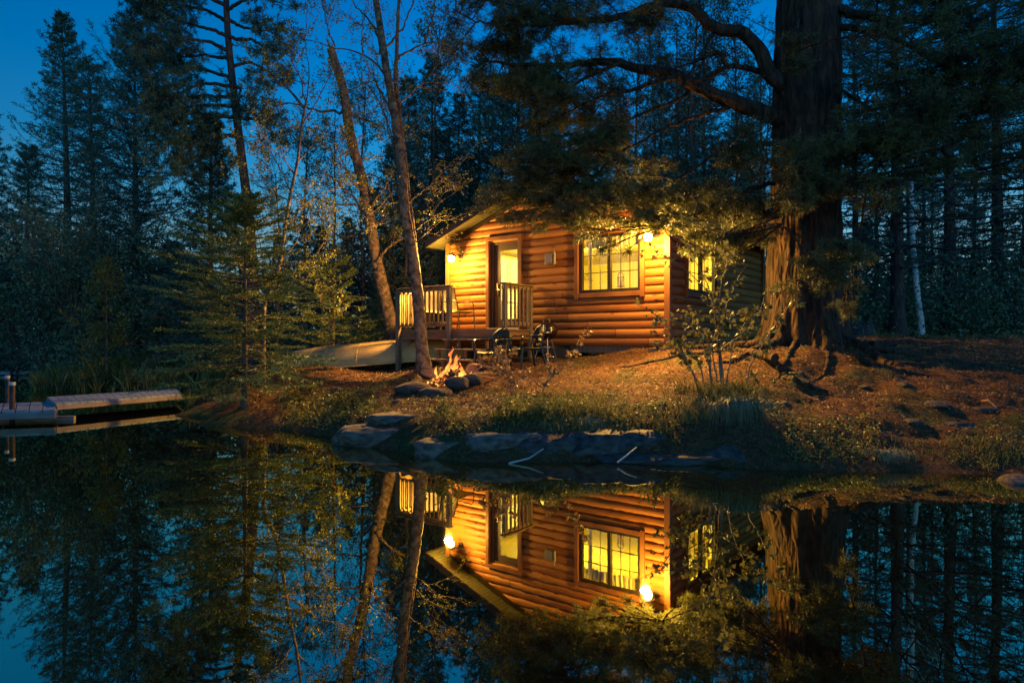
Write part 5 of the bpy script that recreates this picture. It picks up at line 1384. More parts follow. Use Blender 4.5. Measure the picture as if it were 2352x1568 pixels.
# ------------------------------------------------------------------ young firs
b = base_at(562, 12.3); hh = htop(450, 12.3, b[2])
tr, cr = spruce(hh, 1.5, np.random.default_rng(12), 21, 7, 0.10, 34, 20, 0.045, 0.012, 0.12, 0.02, 0.62, 0.08, 0.30, trunk_r=0.055, tw_len=0.36)
tree_obj("young_fir", b, tr, cr, M['barkthin'], M['fir'], "young fir with flat layered boughs at the water's edge beside the gangway dock", "fir", "young firs on the bank")
b = base_at(766, 18.0); hh = htop(598, 18.0, b[2])
tr, cr = spruce(hh, 1.05, np.random.default_rng(13), 10, 5, 0.12, 36, 16, 0.05, 0.014, 0.04, 0.10, 0.55, 0.06, 0.25, trunk_r=0.03, tw_len=0.36)
tree_obj("young_fir", b, tr, cr, M['birch'], M['fir'], "small layered fir behind the upturned canoe", "fir", "young firs on the bank")
b = base_at(840, 17.9); hh = htop(735, 17.9, b[2])
tr, cr = spruce(hh, 0.35, np.random.default_rng(14), 7, 5, 0.1, 14, 12, 0.05, 0.013, -0.2, 0.15, 0.6, 0.2, 0.2, trunk_r=0.012)
tree_obj("young_fir", b, tr, cr, M['birch'], M['fir'], "tiny seedling fir right behind the canoe's hull", "fir", "young firs on the bank")

# leafy branch plant above the canoe
def sapling(name, base, stems, d0, d1, leafm, label, seed, size=0.055, nside=6, bark=None, maple=False, twl=0.35, hang=0.5, nleaf=3, depth=1, r0=0.012, cat="sapling", group=None):
    r_ = np.random.default_rng(seed); o = empty(name, base); tag(o, label, cat, group)
    tr, cr, tips = MB(), MB(), []
    for l in stems:
        dd = r_.uniform(d0, d1)
        pts = [P(q[0], q[1], base[1] + dd * k / (len(l) - 1)) - base for k, q in enumerate(l)]
        if l[0][1] > 0 and len(l[0]) > 2: pts[0] = np.array([0, 0, -0.05])
        rr = r0 * (l[-1][2] if len(l[-1]) > 2 else 1.0)
        p_ = limb(tr, pts, rr, rr * 0.3, r_, 18, 5, 0.006)
        for k in range(nside):
            i_ = int(r_.uniform(5, 17)); d_ = unit(p_[i_] - p_[i_ - 1])
            branching(tr, p_[i_], d_ * 0.7 + r_.normal(size=3) * 0.7, twl * r_.uniform(0.5, 1.2), rr * 0.35, depth, r_, tips, 0.7, 0.0, 0.1, (2, 3), 0.6, 3, 0.15, 0.0018, 5)
        tips.append((p_[-1], unit(p_[-1] - p_[-2])))
    if maple:
        pts = np.array([t[0] for t in tips]); ds = np.array([t[1] for t in tips]); keep = r_.random(len(pts)) < nleaf
        maple_leaves(cr, pts[keep] + r_.normal(size=(keep.sum(), 3)) * 0.025, ds[keep], r_, size, hang)
    else: leaves(cr, tips, r_, nleaf, size, hang, 0.04)
    tr.build("stem", bark or M['saplingbark'], o, smooth=True); cr.build("foliage", leafm, o)
    return o
b = base_at(745, 16.6)
sapling("sapling", b, [[(745, 820), (760, 760), (775, 700), (800, 680), (838, 682)], [(750, 800), (770, 730), (790, 700), (825, 705)], [(740, 800), (740, 720), (735, 670), (770, 655)]], -0.2, 0.2, M['leaf'], "leafy sapling with yellow green leaves in front of the small layered fir", 61, 0.075, 5, twl=0.22)

# ------------------------------------------------------------------ old snag leaning behind the deck
rng = np.random.default_rng(17)
DS = 18.3
base = base_at(903, DS)
sn = empty("snag_tree", base); tag(sn, "old leaning tree with a broken jagged top rising behind the deck", "tree")
tr, cr, tips = MB(), MB(), []
rel = lambda l: [np.asarray(q) - base for q in l]
tl = [(905, 810), (898, 740), (886, 690), (869, 620), (857, 560), (848, 500), (836, 430), (823, 380), (808, 325), (797, 265), (789, 205), (773, 155), (760, 112)]
tw = to_pts(tl, DS, DS - 0.8); tw[0] = base - [0, 0, 0.2]
q = limb(tr, rel(tw), 0.20, 0.105, rng, 60, 12, 0.006)
for l, r0_ in (([(762, 122), (757, 105), (749, 88)], 0.055), ([(790, 200), (778, 150), (762, 100)], 0.05), ([(806, 330), (785, 300), (780, 285)], 0.06), ([(782, 170), (760, 150), (752, 138)], 0.035)):
    limb(tr, rel(to_pts(l, DS - 0.7)), r0_, 0.008, rng, 8, 6)
for l in ([(800, 262), (750, 254), (707, 250), (686, 236), (645, 239), (620, 252)], [(800, 262), (840, 275), (867, 290), (900, 300)], [(850, 500), (800, 440), (760, 405), (720, 392)], [(858, 560), (830, 540), (780, 545), (740, 500)], [(866, 600), (900, 560), (940, 540)],
          [(700, 250), (660, 200), (640, 150)], [(845, 480), (880, 440), (900, 400)], [(852, 520), (890, 500), (930, 470)], [(840, 450), (800, 400), (770, 330)], [(850, 500), (820, 470), (760, 470), (700, 440)], [(870, 620), (840, 590), (800, 590), (760, 620)]):
    p_ = limb(tr, rel(to_pts(l, DS - 0.4, DS + rng.uniform(-1.6, 1.0))), 0.045, 0.010, rng, 18, 6, 0.02)
    for k in range(6):
        i_ = int(rng.uniform(5, 17)); branching(tr, p_[i_], unit(p_[i_] - p_[i_ - 1]) + rng.normal(size=3) * 0.7, rng.uniform(0.4, 0.9), 0.009, 1, rng, tips, 0.7, 0, 0.1, (3, 4), 0.6, 3, 0.16, 0.003, 6)
leaves(cr, tips, rng, 3, 0.07, 0.3, 0.07)
tr.build("trunk", M['birch'], sn, smooth=True); cr.build("crown", M['leaf'], sn)

# ------------------------------------------------------------------ birch in front of the deck
rng = np.random.default_rng(23)
DB = 14.5
base = base_at(972, DB)
bi = empty("birch_tree", base); tag(bi, "tall forked birch rising in front of the deck railing between canoe and fire", "birch")
tr, cr, tips = MB(), MB(), []
rel = lambda l: [np.asarray(q) - base for q in l]
tl = [(972, 850), (970, 820), (966, 755), (958, 661), (945, 567), (930, 490), (926, 430), (917, 342), (905, 256), (889, 171), (876, 85), (864, 0), (852, -90), (846, -180)]
tw = to_pts(tl, DB); tw[0] = base - [0, 0, 0.15]
q = limb(tr, rel(tw), 0.145, 0.055, rng, 70, 12, 0.004)
limb(tr, rel(to_pts([(974, 850), (972, 830), (969, 800)], DB - 0.05)), 0.19, 0.13, rng, 8, 12)
limb(tr, rel(to_pts([(958, 640), (950, 560), (940, 480), (933, 420), (930, 380), (920, 300), (916, 239), (908, 200), (909, 154), (913, 70), (916, 0), (925, -90)], DB + 0.12, DB + 0.5)), 0.085, 0.03, rng, 50, 9, 0.004)
for l, r0_ in (([(920, 350), (900, 200), (871, 150), (833, 123), (765, 108), (700, 90)], 0.045), ([(906, 190), (912, 133), (950, 110), (977, 101), (1028, 99)], 0.04), ([(975, 101), (990, 60), (1000, 0), (1010, -60)], 0.028),
               ([(890, 175), (860, 60), (820, 20), (790, -30)], 0.045), ([(930, 440), (900, 330), (880, 250), (850, 200), (830, 185)], 0.03), ([(900, 260), (860, 180), (840, 190), (800, 210)], 0.035), ([(926, 400), (895, 300), (870, 210)], 0.03),
               ([(945, 560), (900, 520), (860, 500), (800, 480)], 0.022), ([(935, 470), (980, 430), (1010, 400), (1040, 420)], 0.02), ([(940, 540), (990, 500), (1020, 440), (1060, 410)], 0.02), ([(930, 470), (900, 420), (850, 400), (790, 400)], 0.022),
               ([(880, 120), (930, 60), (950, 0), (980, -60)], 0.03), ([(916, 240), (960, 200), (990, 170), (1030, 180)], 0.02), ([(770, 108), (750, 60), (740, 0)], 0.018), ([(833, 123), (830, 80), (840, 20)], 0.018), ([(945, 567), (975, 540), (1000, 500), (990, 450)], 0.016)):
    p_ = limb(tr, rel(to_pts(l, DB, DB + rng.uniform(-1.2, 1.2))), r0_, 0.007, rng, 22, 6, 0.014)
    for k in range(9):
        i_ = int(rng.uniform(5, 21)); branching(tr, p_[i_], unit(p_[i_] - p_[i_ - 1]) + rng.normal(size=3) * 0.6, rng.uniform(0.3, 0.8), 0.007, 1, rng, tips, 0.65, 0, 0.1, (3, 5), 0.6, 3, 0.14, 0.0022, 6)
tips2 = [t for t in tips if rng.random() < 0.55]
leaves(cr, tips2, rng, 3, 0.05, 0.4, 0.06)
tr.build("trunk", M['birch'], bi, smooth=True); cr.build("crown", M['leaf'], bi)

# ------------------------------------------------------------------ the great white pine
rng = np.random.default_rng(41)
DK = 12.45
base = base_at(1848, DK)
wp = empty("white_pine", base); tag(wp, "huge furrowed white pine whose boughs hang over the cabin roof", "pine")
tr, cr = MB(), MB()
NZ, NA = 260, 132
zz = np.concatenate([np.linspace(-0.35, 2.2, 120), np.linspace(2.22, 10.5, NZ - 120)])
ang = np.linspace(0, 2 * PI, NA, endpoint=False)
V = np.zeros((NZ, NA, 3))
for i_, z in enumerate(zz):
    fl = math.exp(-max(z + 0.05, 0) / 0.42)
    R_ = 0.625 - 0.014 * z
    lob = 0.5 + 0.5 * np.cos(5 * ang + 0.7 + 0.3 * np.sin(2 * ang))
    rr = R_ * (1 + fl * (0.14 + 0.48 * lob ** 2) + 0.05 * np.sin(3 * ang + 1) + 0.02 * math.sin(z * 1.7))
    rid = np.array([mnoise.noise(Vector((math.cos(a) * 7.5, math.sin(a) * 7.5, z * 0.9))) + 0.5 * mnoise.noise(Vector((math.cos(a) * 17, math.sin(a) * 17, z * 2.6 + 5))) for a in ang])
    rr = rr + 0.055 * rid
    V[i_, :, 0] = rr * np.cos(ang) + 0.01 * z; V[i_, :, 1] = rr * np.sin(ang); V[i_, :, 2] = z
i = np.arange(NZ - 1)[:, None] * NA; j = np.arange(NA)[None, :]; j2 = (j + 1) % NA
tr.add(V.reshape(-1, 3), np.stack([i + j, i + j2, i + NA + j2, i + NA + j], -1).reshape(-1, 4))
rel = lambda l: [np.asarray(q) - base for q in l]
limb(tr, [(0.1, 0, 10.2), (0.15, 0, 12.5), (0.1, 0.1, 15)], 0.44, 0.08, rng, 12, 14)
K_L = []
def klimb(l, d1, r0, r1=0.02, d0=None, sides=9, wob=0.01, n=30):
    p_ = limb(tr, rel(to_pts(l, d0 if d0 else DK - 0.1, d1)), r0, r1, rng, n, sides, wob)
    K_L.append(p_); return p_
klimb([(1800, 275), (1758, 262), (1679, 232), (1611, 205), (1560, 175), (1520, 160), (1470, 162), (1423, 144), (1375, 140), (1330, 148), (1282, 150), (1200, 150), (1110, 140)], 12.6, 0.17, 0.02, n=46)
klimb([(1800, 200), (1758, 165), (1748, 113), (1714, 85), (1700, 66), (1646, 72), (1622, 51), (1595, 20), (1522, 3), (1457, 31), (1400, 45), (1337, 51), (1255, 38), (1200, 15), (1120, 0)], 12.2, 0.15, 0.02, n=50)
klimb([(1800, 168), (1758, 168), (1690, 150), (1665, 150), (1610, 190), (1560, 230), (1500, 250), (1440, 280), (1380, 300), (1300, 340)], 12.9, 0.06, 0.012)
klimb([(1668, 152), (1655, 118), (1600, 140), (1560, 155), (1500, 170)], 12.2, 0.045, 0.01)
klimb([(1700, 240), (1679, 246), (1577, 273), (1508, 304), (1440, 342), (1390, 380), (1340, 430), (1290, 470)], 12.8, 0.05, 0.008)
klimb([(1640, 72), (1620, 110), (1590, 160), (1560, 210), (1530, 260)], 11.9, 0.03, 0.01)
klimb([(1560, 175), (1500, 190), (1440, 210), (1380, 220), (1300, 260), (1230, 300)], 12.8, 0.05, 0.01, d0=12.0)
klimb([(1423, 144), (1340, 180), (1260, 240), (1200, 290), (1150, 340)], 13.0, 0.04, 0.01, d0=12.4)
klimb([(1337, 51), (1250, 60), (1160, 60), (1090, 50), (1040, 20)], 12.5, 0.035, 0.01, d0=12.2)
klimb([(1520, 3), (1450, -40), (1350, -60), (1230, -60), (1100, -50)], 12.5, 0.07, 0.02, d0=12.0)
klimb([(1900, 20), (1960, 30), (2050, 50), (2150, 45), (2240, 15), (2352, -40)], 11.0, 0.10, 0.02)
klimb([(1900, 60), (2000, 70), (2080, 100), (2180, 160), (2290, 210), (2400, 260)], 10.8, 0.07, 0.015)
klimb([(1880, 240), (1960, 260), (2060, 240), (2160, 220), (2260, 200)], 10.4, 0.05, 0.012)
klimb([(1880, 330), (1950, 370), (1990, 430), (1980, 520), (1960, 600)], 10.6, 0.05, 0.01)
klimb([(1820, 320), (1800, 380), (1790, 450), (1800, 520)], 10.5, 0.05, 0.01)
klimb([(1780, 420), (1700, 440), (1640, 470), (1580, 500), (1520, 520)], 12.0, 0.05, 0.01)
klimb([(1780, 330), (1720, 330), (1650, 350), (1590, 390), (1530, 430), (1450, 460)], 12.6, 0.05, 0.01)
klimb([(1850, 20), (1830, 60), (1820, 110), (1800, 140)], 10.7, 0.04, 0.01)
klimb([(1900, 190), (2000, 250), (2100, 320), (2200, 365), (2352, 420)], 11.3, 0.035, 0.008)
klimb([(1900, 300), (2000, 350), (2080, 450), (2150, 560)], 11.6, 0.03, 0.006)
# fine bare twigs against the sky gap
tips = []
for p_ in K_L[:7]:
    for k in range(26):
        i_ = int(rng.uniform(3, len(p_) * 0.75)); branching(tr, p_[i_], rng.normal(size=3) * [1, 0.6, 1] + unit(p_[i_] - p_[i_ - 1]) * 0.7, rng.uniform(0.35, 0.9), 0.007, 1, rng, tips, 0.7, 0.0, 0.0, (2, 4), 0.65, 3, 0.2, 0.0025, 7)
# needle pads in world space, fed from the closest limb
LP = np.concatenate(K_L)
pads = []
def rect(x0, x1, y0, y1, n, d0, d1, rad=0.42):
    for _ in range(int(n * 1.5)): pads.append((rng.uniform(x0, x1), rng.uniform(y0, y1), rng.uniform(d0, d1), rad * rng.uniform(0.75, 1.25)))
rect(1050, 1280, -40, 50, 12, 11.8, 13.0); rect(1250, 1530, -60, 60, 15, 11.5, 12.8); rect(1120, 1240, 60, 120, 5, 12, 13, 0.35)
rect(1070, 1230, 150, 205, 8, 12.2, 13.0, 0.36); rect(1200, 1440, 120, 240, 17, 11.8, 13.2)
rect(1190, 1450, 240, 360, 19, 11.8, 13.3); rect(1150, 1420, 360, 460, 20, 11.8, 13.2); rect(1130, 1330, 440, 500, 10, 12.2, 13.4, 0.36)
rect(1300, 1500, 420, 520, 15, 11.6, 12.8, 0.38); rect(1480, 1640, 420, 520, 15, 11.5, 12.8, 0.38); rect(1600, 1770, 430, 560, 15, 11.2, 12.4, 0.38); rect(1420, 1560, 360, 430, 5, 12, 13, 0.3)
rect(1680, 1780, 290, 420, 7, 11.2, 12.2, 0.36)
rect(1790, 1900, 320, 480, 11, 10.2, 10.7, 0.34); rect(1790, 1850, 70, 150, 3, 10.6, 10.8, 0.28); rect(1900, 2060, 300, 470, 12, 10.2, 11.5, 0.4)
rect(1940, 2010, 560, 610, 3, 10.2, 10.8, 0.26); rect(1800, 1930, 560, 680, 8, 9.9, 10.5, 0.27); rect(1930, 1965, 640, 710, 2, 10.2, 10.6, 0.22)
rect(1960, 2352, -20, 90, 11, 10.2, 11.8, 0.45); rect(2080, 2400, 90, 260, 19, 10.0, 12.0, 0.45); rect(1960, 2150, 180, 360, 14, 10.2, 12, 0.42); rect(2330, 2480, 0, 400, 10, 9.6, 11.5, 0.45); rect(1960, 2340, 60, 330, 14, 10.2, 12, 0.42); rect(1560, 1760, 500, 600, 6, 11.0, 11.8, 0.26); rect(2050, 2352, 290, 430, 8, 10.4, 12.2, 0.36); rect(1040, 1300, -10, 120, 7, 11.9, 13.0, 0.42)
pads += [(1322, 520, 11.9, 0.28), (1345, 545, 11.8, 0.22), (1400, 560, 11.7, 0.22), (1440, 575, 11.7, 0.16), (1380, 575, 11.7, 0.16), (1300, 505, 12.0, 0.26), (1240, 520, 12.4, 0.24), (1165, 500, 12.8, 0.26), (1590, 540, 11.6, 0.25), (1650, 555, 11.4, 0.25)]
for (xd, yd, d, rad) in pads:
    c_ = P(xd, yd, d) - base
    dist = np.linalg.norm(LP - c_, axis=1) + 0.6 * np.abs(LP[:, 2] - c_[2]) ; k = np.argsort(dist)[int(rng.integers(0, 3))]
    pine_spray(tr, cr, LP[k], c_, rng, rad, int(32 * (rad / 0.42) ** 1.2), 0.105, 0.0075, 24, 0.010, 0.42, 0.06)
tr.build("trunk", M['bark'], wp, smooth=True); cr.build("crown", M['pine'], wp)
# its surface roots, running over the ground
def root(l, r0, r1, nm="root"):
    pts = []
    for k, (xd, d) in enumerate(l):
        q = on(xd, d); pts.append(q - base)
    rt = MB(); p_ = limb(rt, pts, r0, r1, rng, 30, 8, 0.012)
    rt2 = MB()
    for k in range(len(p_)):
        w_ = p_[k] + base; gz_ = h1(w_[0], w_[1]); rr = r0 + (r1 - r0) * (k / 29) ** 0.8
        p_[k, 2] = gz_ - base[2] + rr * 0.15 + 0.30 * max(0, 1 - k / 8) ** 2 * (r0 / 0.16)
    rt2.tube(p_, np.linspace(r0, r1, len(p_)), 9).build(nm, M['bark'], wp, smooth=True)
root([(1800, 12.3), (1745, 12.3), (1690, 12.4), (1640, 12.6), (1560, 12.7)], 0.17, 0.03)
root([(1805, 12.1), (1755, 11.8), (1710, 11.5), (1680, 11.4), (1640, 11.5)], 0.12, 0.025)
root([(1830, 11.9), (1812, 11.3), (1800, 10.8), (1775, 10.3)], 0.055, 0.015)
root([(1875, 11.9), (1905, 11.2), (1895, 10.7), (1860, 10.3)], 0.055, 0.015)
root([(1900, 12.1), (1980, 11.7), (2060, 10.9), (2130, 10.9), (2200, 11.1)], 0.13, 0.02)
root([(1910, 12.3), (2000, 12.5), (2100, 12.9), (2220, 13.2)], 0.13, 0.025)
root([(1960, 11.0), (2040, 10.7), (2100, 10.6), (2170, 10.4)], 0.07, 0.02)
root([(1790, 10.6), (1830, 10.2), (1900, 10.0), (1930, 9.8)], 0.07, 0.02)
root([(2000, 11.8), (2120, 12.0), (2230, 12.2), (2330, 12.0)], 0.08, 0.02)
root([(1780, 10.9), (1700, 11.9), (1600, 12.3), (1480, 12.3), (1400, 12.4)], 0.08, 0.02)

# ------------------------------------------------------------------ woods behind the cabin
PROT = []
for k, (hh, rm, nw_, pe, cl, tw_, npn, ir, pw) in enumerate([(12, 1.9, 44, 6, 0.10, 15, 8, 0.3, 0.8), (14, 1.6, 46, 6, 0.22, 14, 8, 0.35, 0.6), (10, 2.2, 36, 7, 0.04, 20, 8, 0.25, 0.85), (15, 2.3, 40, 5, 0.14, 16, 9, 0.5, 0.45)]):
    r_ = np.random.default_rng(500 + k)
    tr, cr = spruce(hh, rm, r_, nw_, pe, cl, tw_, npn, 0.14, 0.022, 0.18, 0.15, pw, 0.45, ir, trunk_r=0.15 if k < 3 else 0.2)
    PROT.append((hh, tr, cr, [None]))
for k in range(2):                     # airy leafy trees
    r_ = np.random.default_rng(520 + k); tr, cr, tips = MB(), MB(), []
    p_ = limb(tr, [(0, 0, -0.3), (0.1, 0.05, 3), (-0.1 + 0.3 * k, 0, 7), (0.2, 0.1, 11.5)], 0.10, 0.02, r_, 40, 7, 0.01)
    for j in range(46):
        i_ = int(r_.uniform(9, 39)); branching(tr, p_[i_], [r_.normal(), r_.normal(), 0.9], r_.uniform(0.9, 1.7) * (1.3 - i_ / 60), 0.018, 2, r_, tips, 0.6, 0, 0.15, (3, 4), 0.62, 3, 0.12, 0.005, 6)
    leaves(cr, tips, r_, 2, 0.085, 0.3, 0.12)
    PROT.append((11.5, tr, cr, [None]))
def plant(kind, xd, d, yt, label, group, cat="tree", name=None):
    hh, tr, cr, store = PROT[kind]
    b = base_at(xd, d); s = htop(yt, d, b[2]) / hh
    nm = name or ("spruce_tree" if kind < 3 else ("pine_tree" if kind == 3 else "leafy_tree"))
    if store[0] is None:
        o = tree_obj(nm, (0, 0, 0), tr, cr, M['redbark'] if kind == 3 else M['barkthin'], M['spruce'] if kind < 4 else M['darkleaf'], label, cat, group)
        store[0] = o
    else:
        o = copy_tree(store[0]); o.name = nm; tag(o, label, cat, group)
    o.location = tuple(b); o.scale = (s * random.uniform(0.9, 1.15), s * random.uniform(0.9, 1.15), s); o.rotation_euler = (0, 0, random.uniform(0, 6.28))
    return o
random.seed(3)
G1 = "dark trees behind the snag and the birch"
for a, lb in zip([(0, 991, 24, 122), (1, 944, 25, 180), (0, 1050, 26, 215), (1, 1098, 23, 128), (2, 1018, 27, 300), (0, 900, 27, 330), (2, 860, 28, 430), (1, 1150, 26, 170), (2, 800, 27, 500), (2, 735, 26, 520), (0, 700, 30, 500), (2, 640, 24, 540), (1, 560, 29, 590), (2, 940, 23, 380), (2, 1080, 24, 360), (2, 1030, 21.5, 430), (2, 890, 22.5, 520)], ["tall pointed spruce showing just beside the birch's bare side limb tip", "dark spruce peeping between the birch's two upper stems and the tall pointed spruce", "dark conifer between the tall pointed spruce and the pine boughs", "slim dark conifer topping out where the pine boughs begin", "lower dark conifer beneath the tall pointed spruce", "dark conifer directly behind the birch trunk at mid height", "dark conifer behind the fork of the old snag", "slim conifer half covered by the outer pine boughs", "low dark conifer behind the snag's long limb", "low dark conifer between alder and snag", "dark conifer behind the alder's fine crown", "low dark conifer beside the alder's crooked stem", "slim distant conifer behind the young fir's top", "dark conifer just off the birch trunk above the deck railing", "dark conifer above the cabin's eave tip", "short dark conifer right above the cabin's eave tip", "short dark conifer between snag and birch near the deck"]):
    plant(*a, lb, G1, "conifer")
for a, lb in zip([(2, 1190, 22.5, 90), (2, 1240, 24, 150), (0, 1290, 26, 190), (2, 1350, 25, 240), (1, 1420, 28, 200)], ["broad dark conifer, the one nearest the eave, behind the roof slope", "dark conifer behind the lower half of the roof slope", "dark conifer behind the middle of the roof slope", "dark conifer close to the roof ridge, behind the boughs", "slim conifer just past the roof ridge, behind the boughs"]):
    plant(*a, lb, "dark conifers behind the roof ridge", "conifer")
for a, lb in zip([(4, 1000, 22, 60), (5, 930, 21, 230), (4, 830, 23, 200), (5, 760, 22, 250), (4, 700, 23, 300), (5, 1120, 22, 150), (4, 640, 20, 400)], ["airy leafy tree rising beside the tall pointed spruce", "airy leafy tree behind the birch's upper stem", "airy leafy tree behind the snag's upper trunk", "airy leafy tree between snag and alder", "airy leafy tree behind the alder's upper crown", "airy leafy tree behind the outermost pine boughs", "airy leafy tree behind the young fir's leader"]):
    plant(*a, lb, "airy leafy trees behind the snag")
for a, lb in zip([(4, 1500, 23, 20), (5, 1545, 25, 60), (4, 1592, 22, -40), (5, 1632, 24, 0), (4, 1690, 23, 60), (5, 1735, 26, 100), (5, 1460, 25, 90), (4, 1760, 22, 200)], ["thin leafy tree farthest from the trunk in the sky gap under the bent limb", "thin leafy tree second from the outer edge of the sky gap", "thin leafy tree under the elbow of the big bent limb", "thin leafy tree in the middle of the sky gap", "thin leafy tree next to the forked dead branch", "thin leafy tree touching the huge trunk's bark edge", "thin leafy tree mostly hidden by boughs outside the sky gap", "short thin leafy tree right behind the huge trunk's edge"]):
    plant(*a, lb, "thin leafy trees in the gap beside the huge trunk")
for a, lb in zip([(0, 1515, 27, 130), (1, 1580, 28, 170), (2, 1650, 26, 330), (2, 1720, 25, 380), (2, 1560, 25, 360), (2, 1490, 24, 350), (0, 1620, 30, 150), (1, 1700, 29, 230)], ["slim spruce at the outer edge of the gap, over the roof", "slim spruce behind the second thin leafy tree of the gap", "low spruce in the gap just above the side wall roof edge", "low spruce right against the huge trunk", "low spruce over the roof slope near the lamp", "low spruce over the roof by the front window", "tall slim spruce in the middle of the gap", "slim spruce behind the hanging limb near the trunk"]):
    plant(*a, lb, "slim spruces in the gap beside the huge trunk", "spruce")
plant(3, 2062, 18.5, -420, "thick dark pine trunk with bare dead limbs, nearest beyond the huge pine", None, "pine")
plant(3, 2182, 22, -350, "straight dark pine trunk standing behind the white birch stem", None, "pine")
plant(3, 2292, 24, -300, "thin straight pine trunk beside the brightest sky gap near the frame edge", None, "pine")
for a, lb in zip([(1, 1965, 24, -60), (1, 2120, 30, 160), (3, 2440, 20, -300), (1, 2235, 36, 280)], ["tall dark conifer nearest to the far edge of the huge trunk", "tall dark conifer between the thick pine trunk and the straight one", "tall dark conifer cut off by the frame edge", "distant dark spruce behind the straight pine trunk"]):
    plant(*a, lb, "tall conifers in the woods beyond the huge pine", "conifer")
for a, lb in zip([(2, 1990, 23, 500), (2, 2050, 25, 500), (2, 2110, 24, 560), (2, 2170, 26, 560), (2, 2235, 25, 600), (2, 2300, 24, 580), (2, 2360, 23, 540), (2, 2430, 22, 500), (2, 1950, 21, 570), (2, 2080, 21, 620), (2, 2330, 20, 650), (2, 2210, 21, 650)], ["young spruce beside the hanging lit needles of the huge pine", "young spruce behind the thick dark pine trunk's foot", "young spruce right beside the white birch stem", "young spruce behind the straight dark pine trunk's foot", "low young spruce between the straight and the thin pine trunks", "young spruce behind the thin pine trunk's foot", "young spruce near the frame edge, behind the slope crest", "large young spruce cut by the frame edge", "young spruce above the grey boulders behind the huge pine", "short young spruce just before the white birch stem", "short young spruce before the thin pine trunk", "short young spruce just past the white birch stem"]):
    plant(*a, lb, "young spruces of the dark understorey", "spruce")
for a, lb in zip([(4, 2010, 26, 60), (5, 2095, 27, 130), (4, 2140, 24, 250), (5, 2235, 26, 160), (5, 2340, 27, 230)], ["airy leafy tree next to the thick dark pine trunk", "airy leafy tree just behind the white birch crown", "airy leafy tree between birch crown and straight pine trunk", "airy leafy tree between the straight and thin pine trunks", "airy leafy tree in the brightest sky gap at the frame edge"]):
    plant(*a, lb, "airy leafy trees beyond the huge pine")
# white birch stem
b = base_at(2118, 20)
tr = MB(); cr = MB(); tips = []; r_ = np.random.default_rng(9)
pts = to_pts([(2122, 770), (2116, 745), (2108, 690), (2100, 600), (2095, 540), (2093, 480), (2092, 400), (2096, 300), (2090, 200)], 20); pts[0] = b - [0, 0, .2]
p_ = limb(tr, [q - b for q in pts], 0.10, 0.045, r_, 40, 9, 0.004)
for j in range(18):
    i_ = int(r_.uniform(24, 39)); branching(tr, p_[i_], [r_.normal(), r_.normal(), 0.8], 1.0, 0.015, 1, r_, tips, 0.6, 0, 0.15, (3, 4), 0.62, 3, 0.12, 0.005, 6)
leaves(cr, tips, r_, 2, 0.085, 0.3, 0.12)
tree_obj("birch_tree", b, tr, cr, M['whitebirch'], M['darkleaf'], "slender white birch stem glowing pale in the dark woods beyond the huge pine", "birch")

# far woods and undergrowth: one mass nobody could count
r_ = np.random.default_rng(60); fw = MB()
n = 75000
X = r_.uniform(-75, 80, n); Y = r_.uniform(44, 60, n); hx = 6.0 + 2.2 * np.sin(X * 0.35) + 1.5 * np.sin(X * 1.3 + 1) + 1.0 * np.sin(X * 2.9)
hx = np.where(X < -14, hx * 0.8 + 1, hx)
Z = 1.0 + hx * r_.random(n) ** 0.8
fw.blades(np.stack([X, Y, Z], -1), r_.normal(size=(n, 3)) * [1, 1, 0.7], r_.uniform(0.35, 0.8, n), 0.22)
tag(fw.build("far_forest", M['spruce']), "dark far-off forest closing the horizon behind everything", "forest", kind="stuff")
def scatter(name, label, cat, m, gens, seed=1):
    mb = MB(); r_ = np.random.default_rng(seed)
    for g_ in gens: g_(mb, r_)
    return tag(mb.build(name, m), label, cat, kind="stuff")
def region(r_, n, x0, x1, d0, d1, pw=1.0):
    xd = r_.uniform(x0, x1, n); d = d0 + (d1 - d0) * r_.random(n) ** pw
    X = (xd - 1176) / F * d; Z = H(X, d)
    return np.stack([X, d, Z], -1)
def shrubs(n, x0, x1, d0, d1, hmax, size, nleaf=60):
    def f(mb, r_):
        c = region(r_, n, x0, x1, d0, d1); c = c[c[:, 2] > 0.05]
        hh = hmax * r_.uniform(0.4, 1, len(c))
        off = r_.normal(size=(len(c), nleaf, 3)) * 0.33; off[..., 2] = np.abs(r_.random((len(c), nleaf))) 
        p = c[:, None] + off * np.stack([hh, hh, hh], -1)[:, None]
        D = r_.normal(size=(len(c) * nleaf, 3)) + [0, 0, 0.2]
        mb.blades(p.reshape(-1, 3), D, size * r_.uniform(0.6, 1.3, len(D)), size * 0.5, seed=3)
    return f
scatter("undergrowth", "dark leafy undergrowth filling the woods floor behind the slope", "undergrowth", M['darkleaf'],
        [shrubs(300, 1920, 2600, 19, 34, 2.6, 0.12, 140), shrubs(150, 560, 1200, 20, 32, 1.6, 0.12, 90), shrubs(60, 1200, 1800, 22, 30, 1.6, 0.13, 80), shrubs(170, -300, 560, 21, 34, 1.8, 0.13, 100)], 5)

